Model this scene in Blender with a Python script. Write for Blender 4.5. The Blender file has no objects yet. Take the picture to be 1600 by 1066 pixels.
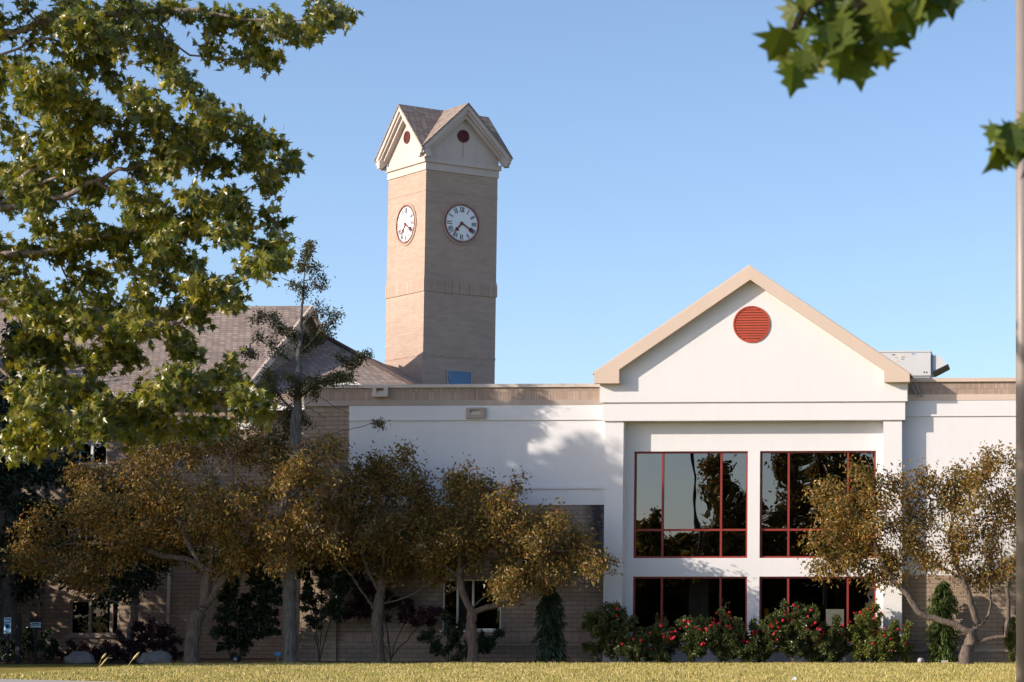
import bpy, bmesh, math, random
import numpy as np
from mathutils import Vector, Matrix
R = math.radians
random.seed(7); rng = np.random.default_rng(7)
sc = bpy.context.scene; col = sc.collection

# ------------------------------------------------------------------ camera
FPX, X0, Y0, EYE = 3800.0, 1450.0, 640.0, 1.52
TILT = math.atan((955.0-640.0)/FPX)
cam_d = bpy.data.cameras.new('camera'); cam = bpy.data.objects.new('camera', cam_d); col.objects.link(cam)
cam.location = (0, 0, EYE); cam.rotation_euler = (R(90)+TILT, 0, 0)
cam_d.sensor_width = 36; cam_d.lens = FPX/1600*36
cam_d.shift_x = (800-X0)/1600; cam_d.shift_y = (Y0-533)/1600
cam_d.clip_start = .1; cam_d.clip_end = 6000
cam_d.dof.use_dof = True; cam_d.dof.focus_distance = 66; cam_d.dof.aperture_fstop = 7.5
sc.camera = cam
RM = Matrix.Rotation(R(90)+TILT, 3, 'X'); CP = Vector((0, 0, EYE))
def ray(x, y): return RM @ Vector(((x-X0)/FPX, (Y0-y)/FPX, -1))
def P(x, y, D):                       # the point of the place seen at x,y that lies D metres ahead
    d = ray(x, y); return CP + d*(D/d.y)
def G(x, D, z=0.0):                   # ground point below/above column x
    p = P(x, 955, D); return Vector((p.x, p.y, z))
YAW = R(3.0)
O = Vector((G(1172, 73).x, 73, 0))
UX = Vector((math.cos(YAW), -math.sin(YAW), 0)); VX = Vector((math.sin(YAW), math.cos(YAW), 0))
def F(x, y, v=0.0):                   # -> local (u, z) on the plane v of the building frame
    d = ray(x, y); t = (v-(CP-O).dot(VX))/d.dot(VX); p = CP+d*t
    return (p-O).dot(UX), p.z
def FU(x, v=0.0, y=800): return F(x, y, v)[0]
def FZ(y, v=0.0, x=1000): return F(x, y, v)[1]
def loc(p): q = p-O; return Vector((q.dot(UX), q.dot(VX), q.z))

# ------------------------------------------------------------------ helpers
def tag(o, label=None, cat=None, group=None, kind=None):
    if label: o['label'] = label
    if cat: o['category'] = cat
    if group: o['group'] = group
    if kind: o['kind'] = kind
    return o
def empty(name, p=(0, 0, 0), rz=0):
    o = bpy.data.objects.new(name, None); col.objects.link(o); o.location = p; o.rotation_euler = (0, 0, rz)
    o.empty_display_size = .3; return o
def fast_mesh(name, V, Fc, mat, parent=None, smooth=False):
    """V (n,3) array, Fc (m,k) array of equal sided faces"""
    V = np.asarray(V, dtype=np.float32); Fc = np.asarray(Fc, dtype=np.int32); m, k = Fc.shape
    me = bpy.data.meshes.new(name); me.vertices.add(len(V)); me.vertices.foreach_set('co', V.ravel())
    me.loops.add(m*k); me.loops.foreach_set('vertex_index', Fc.ravel())
    me.polygons.add(m); me.polygons.foreach_set('loop_start', np.arange(0, m*k, k, dtype=np.int32))
    me.polygons.foreach_set('use_smooth', np.full(m, smooth))
    me.update(calc_edges=True)
    o = bpy.data.objects.new(name, me); col.objects.link(o)
    if mat: me.materials.append(mat)
    if parent: o.parent = parent
    return o
class MB:
    def __init__(s): s.v = []; s.f = []; s.sm = []
    def add(s, vs, fs, sm=False):
        b = len(s.v); s.v += [tuple(v) for v in vs]; s.f += [tuple(i+b for i in f) for f in fs]; s.sm += [sm]*len(fs); return s
    def box(s, x0, x1, y0, y1, z0, z1):
        if x0 > x1: x0, x1 = x1, x0
        if y0 > y1: y0, y1 = y1, y0
        if z0 > z1: z0, z1 = z1, z0
        vs = [(x, y, z) for z in (z0, z1) for y in (y0, y1) for x in (x0, x1)]
        return s.add(vs, [(0, 2, 3, 1), (4, 5, 7, 6), (0, 1, 5, 4), (2, 6, 7, 3), (0, 4, 6, 2), (1, 3, 7, 5)])
    def prism(s, pts, y0, y1):        # pts (x,z) outline counter-clockwise seen from -Y, extruded in y
        n = len(pts); vs = [(x, y0, z) for x, z in pts]+[(x, y1, z) for x, z in pts]
        fs = [tuple(range(n)), tuple(range(2*n-1, n-1, -1))]+[(i, i+n, (i+1) % n+n, (i+1) % n) for i in range(n)]
        return s.add(vs, fs)
    def tube(s, pts, rad, k=8, cap=True):
        pts = [Vector(p) for p in pts]; n = len(pts)
        rad = rad if hasattr(rad, '__len__') else [rad]*n
        vs = []; ref = Vector((.31, .17, .93))
        for i, p in enumerate(pts):
            d = (pts[min(i+1, n-1)]-pts[max(i-1, 0)]).normalized()
            a = d.cross(ref)
            if a.length < .2: a = d.cross(Vector((1, 0, 0)))
            a.normalize(); b = d.cross(a)
            for j in range(k):
                t = 2*math.pi*j/k; vs.append(p+(a*math.cos(t)+b*math.sin(t))*rad[i])
        fs = [(i*k+j, i*k+(j+1) % k, (i+1)*k+(j+1) % k, (i+1)*k+j) for i in range(n-1) for j in range(k)]
        if cap: fs += [tuple(range(k-1, -1, -1)), tuple((n-1)*k+j for j in range(k))]
        return s.add(vs, fs, True)
    def disc(s, c, r, y0, y1, n=48, r_in=None):   # disc or annulus in the XZ plane, from y0 (front) to y1
        cx, cz = c; A = [2*math.pi*i/n for i in range(n)]
        o0 = [(cx+r*math.cos(a), y0, cz+r*math.sin(a)) for a in A]; o1 = [(x, y1, z) for x, _, z in o0]
        if r_in is None:
            return s.add(o0+o1, [tuple(range(n)), tuple(range(2*n-1, n-1, -1))]+[(i, i+n, (i+1) % n+n, (i+1) % n) for i in range(n)])
        i0 = [(cx+r_in*math.cos(a), y0, cz+r_in*math.sin(a)) for a in A]; i1 = [(x, y1, z) for x, _, z in i0]
        fs = []
        for i in range(n):
            j = (i+1) % n
            fs += [(i, j, 2*n+j, 2*n+i), (i, i+n, j+n, j), (2*n+i, 2*n+j, 3*n+j, 3*n+i), (n+i, 3*n+i, 3*n+j, n+j)]
        return s.add(o0+o1+i0+i1, fs)
    def build(s, name, mat, parent=None, M=None, fix=True):
        me = bpy.data.meshes.new(name); me.from_pydata(s.v, [], s.f)
        for p, sm in zip(me.polygons, s.sm): p.use_smooth = sm
        if M is not None: me.transform(M)
        if fix:
            bm = bmesh.new(); bm.from_mesh(me); bmesh.ops.recalc_face_normals(bm, faces=bm.faces); bm.to_mesh(me); bm.free()
        me.update(); o = bpy.data.objects.new(name, me); col.objects.link(o)
        if mat: me.materials.append(mat)
        if parent: o.parent = parent
        return o

# ------------------------------------------------------------------ materials
class NT:
    def __init__(s, name):
        s.m = bpy.data.materials.new(name); s.m.use_nodes = True; s.t = s.m.node_tree
        s.n = s.t.nodes; s.b = s.n['Principled BSDF']; s.out = s.n['Material Output']
    def new(s, typ, **kw):
        nd = s.n.new(typ)
        for k, v in kw.items(): setattr(nd, k, v)
        return nd
    def link(s, a, b): s.t.links.new(a, b)
    def noise(s, scale, detail=4, rough=.6, vec=None):
        n = s.new('ShaderNodeTexNoise'); n.inputs['Scale'].default_value = scale; n.inputs['Detail'].default_value = detail
        n.inputs['Roughness'].default_value = rough
        if vec is not None: s.link(vec, n.inputs['Vector'])
        return n
    def ramp(s, fac, stops, interp='LINEAR'):
        r = s.new('ShaderNodeValToRGB'); r.color_ramp.interpolation = interp; e = r.color_ramp.elements
        while len(e) < len(stops): e.new(.5)
        for el, (p, c) in zip(e, stops): el.position = p; el.color = (*c, 1)
        s.link(fac, r.inputs['Fac']); return r
    def mix(s, fac, a, b, mode='MIX'):
        m = s.new('ShaderNodeMix', data_type='RGBA', blend_type=mode)
        for i, v in ((0, fac), (6, a), (7, b)):
            if isinstance(v, (int, float)): m.inputs[i].default_value = v
            elif isinstance(v, tuple): m.inputs[i].default_value = (*v, 1)
            else: s.link(v, m.inputs[i])
        return m.outputs[2]
    def bump(s, h, strength=.3, dist=.02):
        b = s.new('ShaderNodeBump'); b.inputs['Strength'].default_value = strength; b.inputs['Distance'].default_value = dist
        s.link(h, b.inputs['Height']); s.link(b.outputs[0], s.b.inputs['Normal']); return b
    def setc(s, c):
        if isinstance(c, tuple): s.b.inputs['Base Color'].default_value = (*c, 1)
        else: s.link(c, s.b.inputs['Base Color'])
    def rs(s, rough, spec=.3): s.b.inputs['Roughness'].default_value = rough; s.b.inputs['Specular IOR Level'].default_value = spec
def obj_vec(t):
    return t.new('ShaderNodeTexCoord').outputs['Object']
def m_plain(name, c, rough=.6, var=.12, scale=2.0, spec=.3, bump=.1, bscale=40):
    t = NT(name); v = obj_vec(t); n = t.noise(scale, 5, .6, v)
    d = tuple(x*(1-var) for x in c); l = tuple(min(1, x*(1+var*.5)) for x in c)
    r = t.ramp(n.outputs[0], [(.3, d), (.7, l)]); t.setc(r.outputs[0]); t.rs(rough, spec)
    n2 = t.noise(bscale, 3, .6, v); t.bump(n2.outputs[0], bump, .01); return t.m
def wall_vec(t, zmul=1.0):
    """(x+y, z) of object space: right for axis aligned walls"""
    v = obj_vec(t); s = t.new('ShaderNodeSeparateXYZ'); t.link(v, s.inputs[0])
    a = t.new('ShaderNodeMath', operation='ADD'); t.link(s.outputs[0], a.inputs[0]); t.link(s.outputs[1], a.inputs[1])
    z = t.new('ShaderNodeMath', operation='MULTIPLY'); t.link(s.outputs[2], z.inputs[0]); z.inputs[1].default_value = zmul
    c = t.new('ShaderNodeCombineXYZ'); t.link(a.outputs[0], c.inputs[0]); t.link(z.outputs[0], c.inputs[1]); return v, c.outputs[0]
def m_brick(name, c, mortar, bw=.30, bh=.10, soldier=False, var=.12, ms=.012, stain=None, zmul=1.0, mottle=.25, bstr=.5):
    t = NT(name); v, w = wall_vec(t, zmul)
    b = t.new('ShaderNodeTexBrick'); t.link(w, b.inputs['Vector'])
    b.inputs['Scale'].default_value = 1; b.inputs['Brick Width'].default_value = bh if soldier else bw
    b.inputs['Row Height'].default_value = bw*1.2 if soldier else bh
    b.inputs['Mortar Size'].default_value = ms; b.inputs['Mortar Smooth'].default_value = .2; b.inputs['Bias'].default_value = 0
    if soldier: b.offset = 0
    b.inputs['Color1'].default_value = (*[x*(1-var) for x in c], 1); b.inputs['Color2'].default_value = (*[min(1, x*(1+var)) for x in c], 1)
    b.inputs['Mortar'].default_value = (*mortar, 1)
    n = t.noise(.9, 6, .65, v); r = t.ramp(n.outputs[0], [(.3, (1-mottle,)*3), (.7, (1.0,)*3)])
    colr = t.mix(1.0, b.outputs[0], r.outputs[0], 'MULTIPLY')
    mp = t.new('ShaderNodeMapping'); mp.inputs['Scale'].default_value = (.5, .5, 5); t.link(v, mp.inputs[0])
    n2 = t.noise(1.2, 4, .6, mp.outputs[0]); r2 = t.ramp(n2.outputs[0], [(.35, (.93,)*3), (.65, (1.0,)*3)])
    colr = t.mix(1.0, colr, r2.outputs[0], 'MULTIPLY')
    if stain:                           # dark water run (u centre, half width, z top, length)
        s = t.new('ShaderNodeSeparateXYZ'); t.link(v, s.inputs[0])
        def mr(o, a, bb, c0, c1):
            q = t.new('ShaderNodeMapRange'); t.link(o, q.inputs[0])
            for i, vv in zip((1, 2, 3, 4), (a, bb, c0, c1)): q.inputs[i].default_value = vv
            return q.outputs[0]
        d = t.new('ShaderNodeMath', operation='SUBTRACT'); t.link(s.outputs[0], d.inputs[0]); d.inputs[1].default_value = stain[0]
        ab = t.new('ShaderNodeMath', operation='ABSOLUTE'); t.link(d.outputs[0], ab.inputs[0])
        h = mr(ab.outputs[0], 0, stain[1], 1, 0); ve = mr(s.outputs[2], stain[2]-stain[3], stain[2], 0, 1)
        m = t.new('ShaderNodeMath', operation='MULTIPLY'); t.link(h, m.inputs[0]); t.link(ve, m.inputs[1])
        ns = t.noise(9, 4, .6, v); m2 = t.new('ShaderNodeMath', operation='MULTIPLY'); t.link(m.outputs[0], m2.inputs[0]); t.link(ns.outputs[0], m2.inputs[1])
        m3 = t.new('ShaderNodeMath', operation='MULTIPLY'); t.link(m2.outputs[0], m3.inputs[0]); m3.inputs[1].default_value = 2.6; m3.use_clamp = True
        colr = t.mix(m3.outputs[0], colr, (.05, .045, .045))
    t.setc(colr); t.rs(.9, .15)
    inv = t.new('ShaderNodeMath', operation='SUBTRACT'); inv.inputs[0].default_value = 1; t.link(b.outputs[1], inv.inputs[1])
    t.bump(inv.outputs[0], bstr, .01); return t.m
def m_stucco(name, c, streak=.05):
    t = NT(name); v = obj_vec(t)
    n = t.noise(.5, 6, .6, v); r = t.ramp(n.outputs[0], [(.3, tuple(x*(1-streak) for x in c)), (.7, c)])
    mp = t.new('ShaderNodeMapping'); mp.inputs['Scale'].default_value = (4, 4, .35); t.link(v, mp.inputs[0])
    n2 = t.noise(1.0, 5, .6, mp.outputs[0]); r2 = t.ramp(n2.outputs[0], [(.3, (1-streak*.8,)*3), (.6, (1, 1, 1))])
    t.setc(t.mix(1.0, r.outputs[0], r2.outputs[0], 'MULTIPLY')); t.rs(.9, .15)
    t.bump(t.noise(90, 3, .7, v).outputs[0], .25, .004); return t.m
def m_bark(name, c1, c2):
    t = NT(name); v = obj_vec(t); mp = t.new('ShaderNodeMapping'); mp.inputs['Scale'].default_value = (14, 14, 2.5); t.link(v, mp.inputs[0])
    n = t.noise(1.5, 6, .7, mp.outputs[0]); r = t.ramp(n.outputs[0], [(.35, c1), (.65, c2)]); t.setc(r.outputs[0]); t.rs(.95, .1)
    t.bump(n.outputs[0], .9, .04); return t.m
def m_leaf(name, cols, trans=.3, rough=.5, spec=.35, big=.35):
    """colour differs from leaf to leaf (random per island) and drifts slowly over the crown"""
    t = NT(name); g = t.new('ShaderNodeNewGeometry'); k = len(cols)
    r = t.ramp(g.outputs['Random Per Island'], [(i/(k-1) if k > 1 else 0, c) for i, c in enumerate(cols)])
    v = obj_vec(t); n = t.noise(.7, 3, .5, v); r2 = t.ramp(n.outputs[0], [(.35, (1-big,)*3), (.65, (1+0*big,)*3)])
    c = t.mix(1.0, r.outputs[0], r2.outputs[0], 'MULTIPLY'); t.setc(c); t.rs(rough, spec)
    tr = t.new('ShaderNodeBsdfTranslucent'); t.link(t.mix(1.0, c, (1.35, 1.3, .6), 'MULTIPLY'), tr.inputs[0])
    mx = t.new('ShaderNodeMixShader'); mx.inputs[0].default_value = trans
    t.link(t.b.outputs[0], mx.inputs[1]); t.link(tr.outputs[0], mx.inputs[2]); t.link(mx.outputs[0], t.out.inputs[0]); return t.m
def m_glass(name, refl=.27, tint=.22, wob=.5):
    t = NT(name); v = obj_vec(t)
    gl = t.new('ShaderNodeBsdfGlossy'); gl.inputs['Roughness'].default_value = .0; gl.inputs['Color'].default_value = (.88, .88, .90, 1)
    tp = t.new('ShaderNodeBsdfTransparent'); tp.inputs[0].default_value = (tint, tint, tint*.95, 1)
    n = t.noise(.55, 2, .4, v); b = t.new('ShaderNodeBump'); b.inputs['Strength'].default_value = wob; b.inputs['Distance'].default_value = .02
    t.link(n.outputs[0], b.inputs['Height']); t.link(b.outputs[0], gl.inputs['Normal'])
    mx = t.new('ShaderNodeMixShader'); mx.inputs[0].default_value = refl
    t.link(tp.outputs[0], mx.inputs[1]); t.link(gl.outputs[0], mx.inputs[2]); t.link(mx.outputs[0], t.out.inputs[0]); return t.m

M = {}
M['stucco'] = m_stucco('white_stucco', (.72, .715, .72), .03)
M['stucco2'] = m_stucco('tower_stucco', (.59, .52, .47), .12)
M['tan'] = m_stucco('tan_trim', (.62, .50, .41), .03)
M['grey_trim'] = m_plain('grey_flashing', (.40, .33, .28), .6)
M['coping'] = m_plain('coping_metal', (.58, .51, .45), .5)
M['brick'] = m_brick('tan_brick', (.40, .31, .235), (.25, .20, .16), .40, .13, var=.10)
M['brick_stain'] = m_brick('stained_brick', (.37, .30, .24), (.22, .18, .15), .40, .13, stain=(FU(934), .55, FZ(789, 0, 930), 3.2))
M['soldier'] = m_brick('soldier_brick', (.46, .35, .28), (.38, .29, .235), .40, .085, soldier=True, ms=.010)
M['tower_brick'] = m_brick('tower_brick', (.46, .35, .28), (.42, .32, .255), .30, .10, mottle=.10, var=.06, ms=.009)
M['tower_soldier'] = m_brick('tower_soldier_brick', (.47, .345, .275), (.36, .27, .22), .40, .10, soldier=True, mottle=.14)
M['shingle'] = m_brick('brown_shingle', (.33, .265, .225), (.20, .16, .135), .22, .16, var=.25, ms=.02, zmul=1.9, mottle=.12)
M['red'] = m_plain('red_frame_paint', (.25, .035, .025), .45, .1)
M['vent'] = m_plain('vent_paint', (.42, .07, .035), .5, .1)
M['vent_tw'] = m_plain('tower_vent_paint', (.22, .05, .05), .6, .1)
M['vent_dk'] = m_plain('vent_dark', (.12, .03, .03), .6, .1)
M['white'] = m_plain('white_paint', (.78, .77, .75), .5, .06)
M['face'] = m_plain('clock_face', (.82, .84, .86), .4, .03)
M['numeral'] = m_plain('numeral_paint', (.03, .025, .03), .5, .05)
M['hand'] = m_plain('hand_paint', (.16, .025, .025), .45, .05)
M['blue'] = m_plain('blue_door_paint', (.11, .22, .36), .5, .06)
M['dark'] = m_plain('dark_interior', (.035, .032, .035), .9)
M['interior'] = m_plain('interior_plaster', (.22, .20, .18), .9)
M['metal'] = m_plain('grey_metal', (.35, .35, .35), .45, .1)
M['ac'] = m_plain('ac_paint', (.66, .66, .64), .5, .06)
M['pole'] = m_plain('bronze_pole_paint', (.25, .21, .19), .45, .08, spec=.5)
M['glass'] = m_glass('tinted_glass', .17, .2, .28)
M['glass_dk'] = m_glass('dark_glass', .05, .42, .10)
M['rock'] = m_plain('boulder_stone', (.21, .20, .19), .9, .35, 3, bump=.8, bscale=8)
M['bark'] = m_bark('crab_bark', (.07, .055, .045), (.21, .17, .14))
M['bark_grey'] = m_bark('grey_bark', (.07, .065, .06), (.19, .185, .18))
M['bark_maple'] = m_bark('maple_bark', (.16, .125, .105), (.42, .35, .31))
M['crab'] = m_leaf('bronze_leaf', [(.065, .075, .018), (.16, .13, .028), (.30, .19, .042), (.42, .26, .065), (.27, .11, .04), (.13, .125, .03), (.58, .40, .13)], .30, .42, .35, .2)
M['crab_g'] = m_leaf('olive_leaf', [(.06, .07, .018), (.13, .125, .026), (.26, .175, .04), (.37, .22, .055), (.24, .10, .04), (.12, .12, .026), (.52, .36, .12)], .30, .42, .35, .2)
M['maple'] = m_leaf('maple_leaf', [(.04, .07, .010), (.10, .135, .018), (.24, .24, .032), (.06, .09, .013), (.42, .36, .06), (.14, .16, .022)], .36, .30, .6, .15)
M['maple_near'] = m_leaf('near_maple_leaf', [(.05, .09, .014), (.10, .15, .02), (.16, .19, .03), (.07, .11, .015)], .42, .45, .3, .2)
M['dkgreen'] = m_leaf('dark_green_leaf', [(.015, .035, .014), (.025, .05, .02), (.04, .065, .025)], .15, .35, .5)
M['sparse'] = m_leaf('small_dark_leaf', [(.05, .065, .03), (.09, .10, .04), (.16, .15, .06), (.10, .07, .04)], .25, .5, .3)
M['purple'] = m_leaf('purple_leaf', [(.04, .018, .025), (.07, .025, .035), (.035, .02, .02)], .15, .45, .4)
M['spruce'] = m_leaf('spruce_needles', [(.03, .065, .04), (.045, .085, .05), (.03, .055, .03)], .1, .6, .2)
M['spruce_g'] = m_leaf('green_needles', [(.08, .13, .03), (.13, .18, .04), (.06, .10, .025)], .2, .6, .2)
M['rose_leaf'] = m_leaf('rose_leaf', [(.04, .07, .018), (.075, .11, .025), (.11, .15, .035), (.19, .16, .05)], .28, .32, .55)
M['rose_leaf_y'] = m_leaf('yellowing_rose_leaf', [(.08, .12, .02), (.15, .19, .03), (.27, .26, .05), (.08, .11, .025)], .25, .38, .5)
M['petal'] = m_leaf('red_petal', [(.62, .018, .045), (.74, .04, .07), (.52, .014, .03)], .25, .5, .3, .05)
M['stem'] = m_plain('stem', (.08, .07, .04), .8)
M['straw'] = m_plain('straw', (.55, .45, .2), .8)

# ------------------------------------------------------------------ world and sun
AZ, EL = R(63), R(20)                 # sun: 63 deg to the left of straight behind the camera
S = Vector((-math.cos(EL)*math.sin(AZ), -math.cos(EL)*math.cos(AZ), math.sin(EL)))
w = bpy.data.worlds.new('World'); sc.world = w; w.use_nodes = True; nt = w.node_tree
bg = nt.nodes['Background']; sky = nt.nodes.new('ShaderNodeTexSky'); sky.sky_type = 'NISHITA'; sky.sun_disc = False
sky.sun_elevation = EL; sky.sun_rotation = math.atan2(S.x, S.y); sky.air_density = .7; sky.dust_density = .8; sky.ozone_density = 3.0
wm = nt.nodes.new('ShaderNodeMix'); wm.data_type = 'RGBA'; wm.blend_type = 'MULTIPLY'; wm.inputs[0].default_value = 1; wm.inputs[7].default_value = (1.01, .915, .85, 1)
nt.links.new(sky.outputs[0], wm.inputs[6]); nt.links.new(wm.outputs[2], bg.inputs[0]); bg.inputs[1].default_value = .15
sl = bpy.data.lights.new('sun', 'SUN'); sl.energy = 3.5; sl.angle = R(.53); sl.color = (1, .865, .73)
so = bpy.data.objects.new('sun', sl); col.objects.link(so); so.rotation_euler = (-S).to_track_quat('-Z', 'Y').to_euler()
sc.view_settings.view_transform = 'Standard'; sc.view_settings.look = 'None'; sc.view_settings.exposure = .81; sc.view_settings.gamma = 1

# ------------------------------------------------------------------ ground
def sheet(name, pts, z, mat, kind='structure'):
    o = MB().add([(x, y, z) for x, y in pts], [tuple(range(len(pts)))]).build(name, mat); o['kind'] = kind; return o
t = NT('lawn_ground'); v = obj_vec(t)
n = t.noise(1.2, 8, .7, v); mp = t.new('ShaderNodeMapping'); mp.inputs['Scale'].default_value = (1, .25, 1); t.link(v, mp.inputs[0])
n2 = t.noise(6, 6, .7, mp.outputs[0])
a = t.ramp(n.outputs[0], [(.3, (.20, .19, .045)), (.5, (.36, .29, .08)), (.7, (.48, .37, .14))])
b = t.ramp(n2.outputs[0], [(.3, (.6, .65, .5)), (.7, (1.15, 1.1, 1.05))])
t.setc(t.mix(1, a.outputs[0], b.outputs[0], 'MULTIPLY')); t.rs(1, .05); t.bump(n2.outputs[0], .8, .05); M['lawn'] = t.m
M['mulch'] = m_plain('mulch', (.10, .07, .05), 1, .4, 6, .05, 1, 25)
M['concrete'] = m_plain('concrete', (.48, .44, .38), .9, .15, 2)
sheet('lawn', [(-1500, -1500), (1500, -1500), (1500, 3000), (-1500, 3000)], 0, M['lawn'])
sheet('planting_bed', [(-34, 70.65), (-24, 70.5), (-19, 70.62), (-12, 70.5), (-6, 70.56), (0, 70.5), (9, 70.6), (9, 74), (-34, 80)], .012, M['mulch'])
pw = [G(-40, 55.0), G(30, 54.3), G(90, 53.6), G(190, 52.4), G(250, 51.2), G(-40, 50.5)]
sheet('path', [(p.x, p.y) for p in pw], .012, M['concrete'])
# grass blades
N = 230000
gx = rng.uniform(-22, 3.5, N); gy = rng.uniform(51, 70.75, N)
keep = ~((gx < -15.6) & (gy < 51+ (gx+15.6)*-.75) & (gy < 54.8)) ; gx = gx[keep]; gy = gy[keep]; N = len(gx)
h = rng.uniform(.025, .07, N)*(1+.5*np.sin(gx*1.3)*np.sin(gy*2.1)); an = rng.uniform(0, 6.28, N); wd = .008
V = np.zeros((N, 3, 3)); dx = np.cos(an)*wd; dy = np.sin(an)*wd
V[:, 0] = np.stack([gx-dx, gy-dy, np.zeros(N)], 1); V[:, 1] = np.stack([gx+dx, gy+dy, np.zeros(N)], 1)
V[:, 2] = np.stack([gx+rng.normal(0, .02, N), gy+rng.normal(0, .02, N), h], 1)
t = NT('grass_blade'); g = t.new('ShaderNodeNewGeometry')
r = t.ramp(g.outputs['Random Per Island'], [(0, (.20, .22, .05)), (.35, (.47, .39, .12)), (.7, (.64, .49, .21)), (1, (.75, .60, .33))])
n = t.noise(1.1, 5, .7, obj_vec(t)); r2 = t.ramp(n.outputs[0], [(.35, (.62, .72, .5)), (.6, (1, 1, 1))])
t.setc(t.mix(1, r.outputs[0], r2.outputs[0], 'MULTIPLY')); t.rs(.8, .1); M['blade'] = t.m
o = fast_mesh('grass', V.reshape(-1, 3), np.arange(3*N).reshape(-1, 3), M['blade']); o['kind'] = 'stuff'; o['label'] = 'sunlit mown grass, straw gold and green'; o['category'] = 'grass'

# ------------------------------------------------------------------ main building (local frame: x along the facade, y into it)
B = empty('college_building', O, -YAW)
tag(B, 'white stucco and tan brick building with a gabled entrance pavilion and red framed windows', 'building')
def U(x, v=0.0): return FU(x, v)
def Z(y, v=0.0, x=1000): return FZ(y, v, x)
zb_l = Z(789, 0, 880)                 # top of lower brick, left wing
uL, uW, uP0 = U(472), U(543), U(944)
uR = U(1800)
HT = Z(634, 0, 740)
# left wing walls
MB().box(uW, uP0+.3, 0, .35, zb_l, HT).build('wall', M['stucco'], B)['label'] = 'white stucco wall of the left wing'
wl = MB()
# brick with a window opening
w0, w1, wz0, wz1 = U(693), U(785), Z(985), Z(905)
wl.box(uW, w0, 0, .35, 0, zb_l-.002).box(w1, uP0+.3, 0, .35, 0, zb_l-.002).box(w0, w1, 0, .35, 0, wz0).box(w0, w1, 0, .35, wz1, zb_l-.002)
wl.build('wall', M['brick_stain'], B)['label'] = 'tan brick lower wall of the left wing, dark stain at its right end'
MB().box(uL, uW-.002, .004, .35, 0, Z(625, 0, 500)).box(uL, uL+.35, .35, 6.0, 0, Z(625, 0, 500)).build('wall', M['brick'], B)['label'] = 'tan brick end bay'
MB().box(uW, uP0+.3, -.03, -.001, Z(1003), Z(990)).build('soldier_course', M['soldier'], B)
MB().box(uL, uP0+.3, -.06, -.001, Z(1009), Z(1006)).build('base_ledge', M['grey_trim'], B)
MB().box(uW, uP0+.3, -.045, -.001, Z(657, 0, 740), HT).build('frieze', M['stucco'], B)
MB().box(uW, uP0+.3, -.05, -.001, Z(764, 0, 880), Z(758.5, 0, 880)).build('trim_line', M['stucco'], B)
MB().box(uL, uP0+.3, -.05, .35, HT+.004, Z(625.5, 0, 740)).build('fascia', M['grey_trim'], B)
MB().box(uL, uP0+.3, -.02, .35, Z(625.5, 0, 740)+.003, Z(606, 0, 740)).box(uL, uL+.33, .35, 6, Z(625.5, 0, 740)+.003, Z(606, 0, 740)).build('parapet', M['soldier'], B)
MB().box(uL-.05, uP0+.3, -.09, .40, Z(606, 0, 740)+.003, Z(600.6, 0, 740)).build('coping', M['coping'], B)
MB().box(uL, uP0+3, .4, 9, Z(612, 0, 740), Z(610, 0, 740)).box(U(1409), uR, .4, 9, Z(606), Z(604)).build('flat_roof', M['grey_trim'], B)
MB().box(uL+.3, uL+.35, .4, 9.2, 0, 7.5).box(uL, uR, 9, 9.2, 0, 8).build('back_wall', M['brick'], B)
# expansion joint, corner pilaster
MB().box(U(738.8), U(739.5), -.024, -.0205, Z(625, 0, 740), Z(607, 0, 740)).build('joint', M['vent_dk'], B)
MB().box(U(519), U(531), -.12, -.001, 0, Z(720)).build('pilaster', M['brick'], B)
# scuppers
def scupper(x0, x1, y0, y1, mat):
    v0 = -.16
    a, b, c, d = U(x0, v0), U(x1, v0), Z(y1, v0, x0), Z(y0, v0, x0); f = .10
    m = MB().box(a, b, v0, -.051, c, c+f).box(a, b, v0, -.051, d-f*.6, d).box(a, a+f*1.2, v0, -.051, c+f, d-f*.6).box(b-f*1.2, b, v0, -.051, c+f, d-f*.6)
    o = m.build('scupper', mat, B); MB().box(a+f*1.2, b-f*1.2, v0+.05, v0+.06, c+f, c+f+.08).build('lip', M['coping'], o)
scupper(578, 602, 603.5, 620, M['coping']); scupper(725.5, 755, 637, 653.5, M['grey_trim'])
# window in the brick wall
def window(u0, u1, z0, z1, v, vert, horz, fr=.07, depth=.10, fm=None, gm=None, wd=None, parent=B, back=.0):
    m = MB(); fm = fm or M['red']; gm = gm or M['glass']; wd = wd or fr
    m.box(u0, u0+fr, v, v+depth, z0, z1).box(u1-fr, u1, v, v+depth, z0, z1).box(u0+fr, u1-fr, v, v+depth, z1-fr, z1).box(u0+fr, u1-fr, v, v+depth, z0, z0+fr)
    us = [u0+fr]+[x for x in vert]+[u1-fr]; zs = [z0+fr]+list(horz)+[z1-fr]
    for x in vert: m.box(x-wd/2, x+wd/2, v+.003, v+depth-.003, z0+fr, z1-fr)
    for z in horz:
        for i in range(len(us)-1):
            m.box(us[i]+(wd/2 if i else 0), us[i+1]-(wd/2 if i < len(us)-2 else 0), v+.006, v+depth-.006, z-wd/2, z+wd/2)
    o = m.build('window', fm, parent)
    for i in range(len(us)-1):
        for j in range(len(zs)-1):
            tl = random.uniform(-.0016, .0016); t2 = random.uniform(-.0012, .0012)
            a, b, c, d = us[i], us[i+1], zs[j], zs[j+1]; y = v+depth*.55
            q = MB().add([(a, y-tl, c-0), (b, y+tl, c), (b, y+tl+t2, d), (a, y-tl+t2, d)], [(0, 1, 2, 3)]).build('pane', gm, o, fix=False)
    return o
window(w0, w1, wz0, wz1, .08, [U(716), U(740)], [], .05, .12, M['white'], M['glass_dk'], .06)
MB().box(w0-.05, w1+.05, -.06, .10, wz0-.06, wz0-.002).build('sill', M['white'], B)
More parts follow.
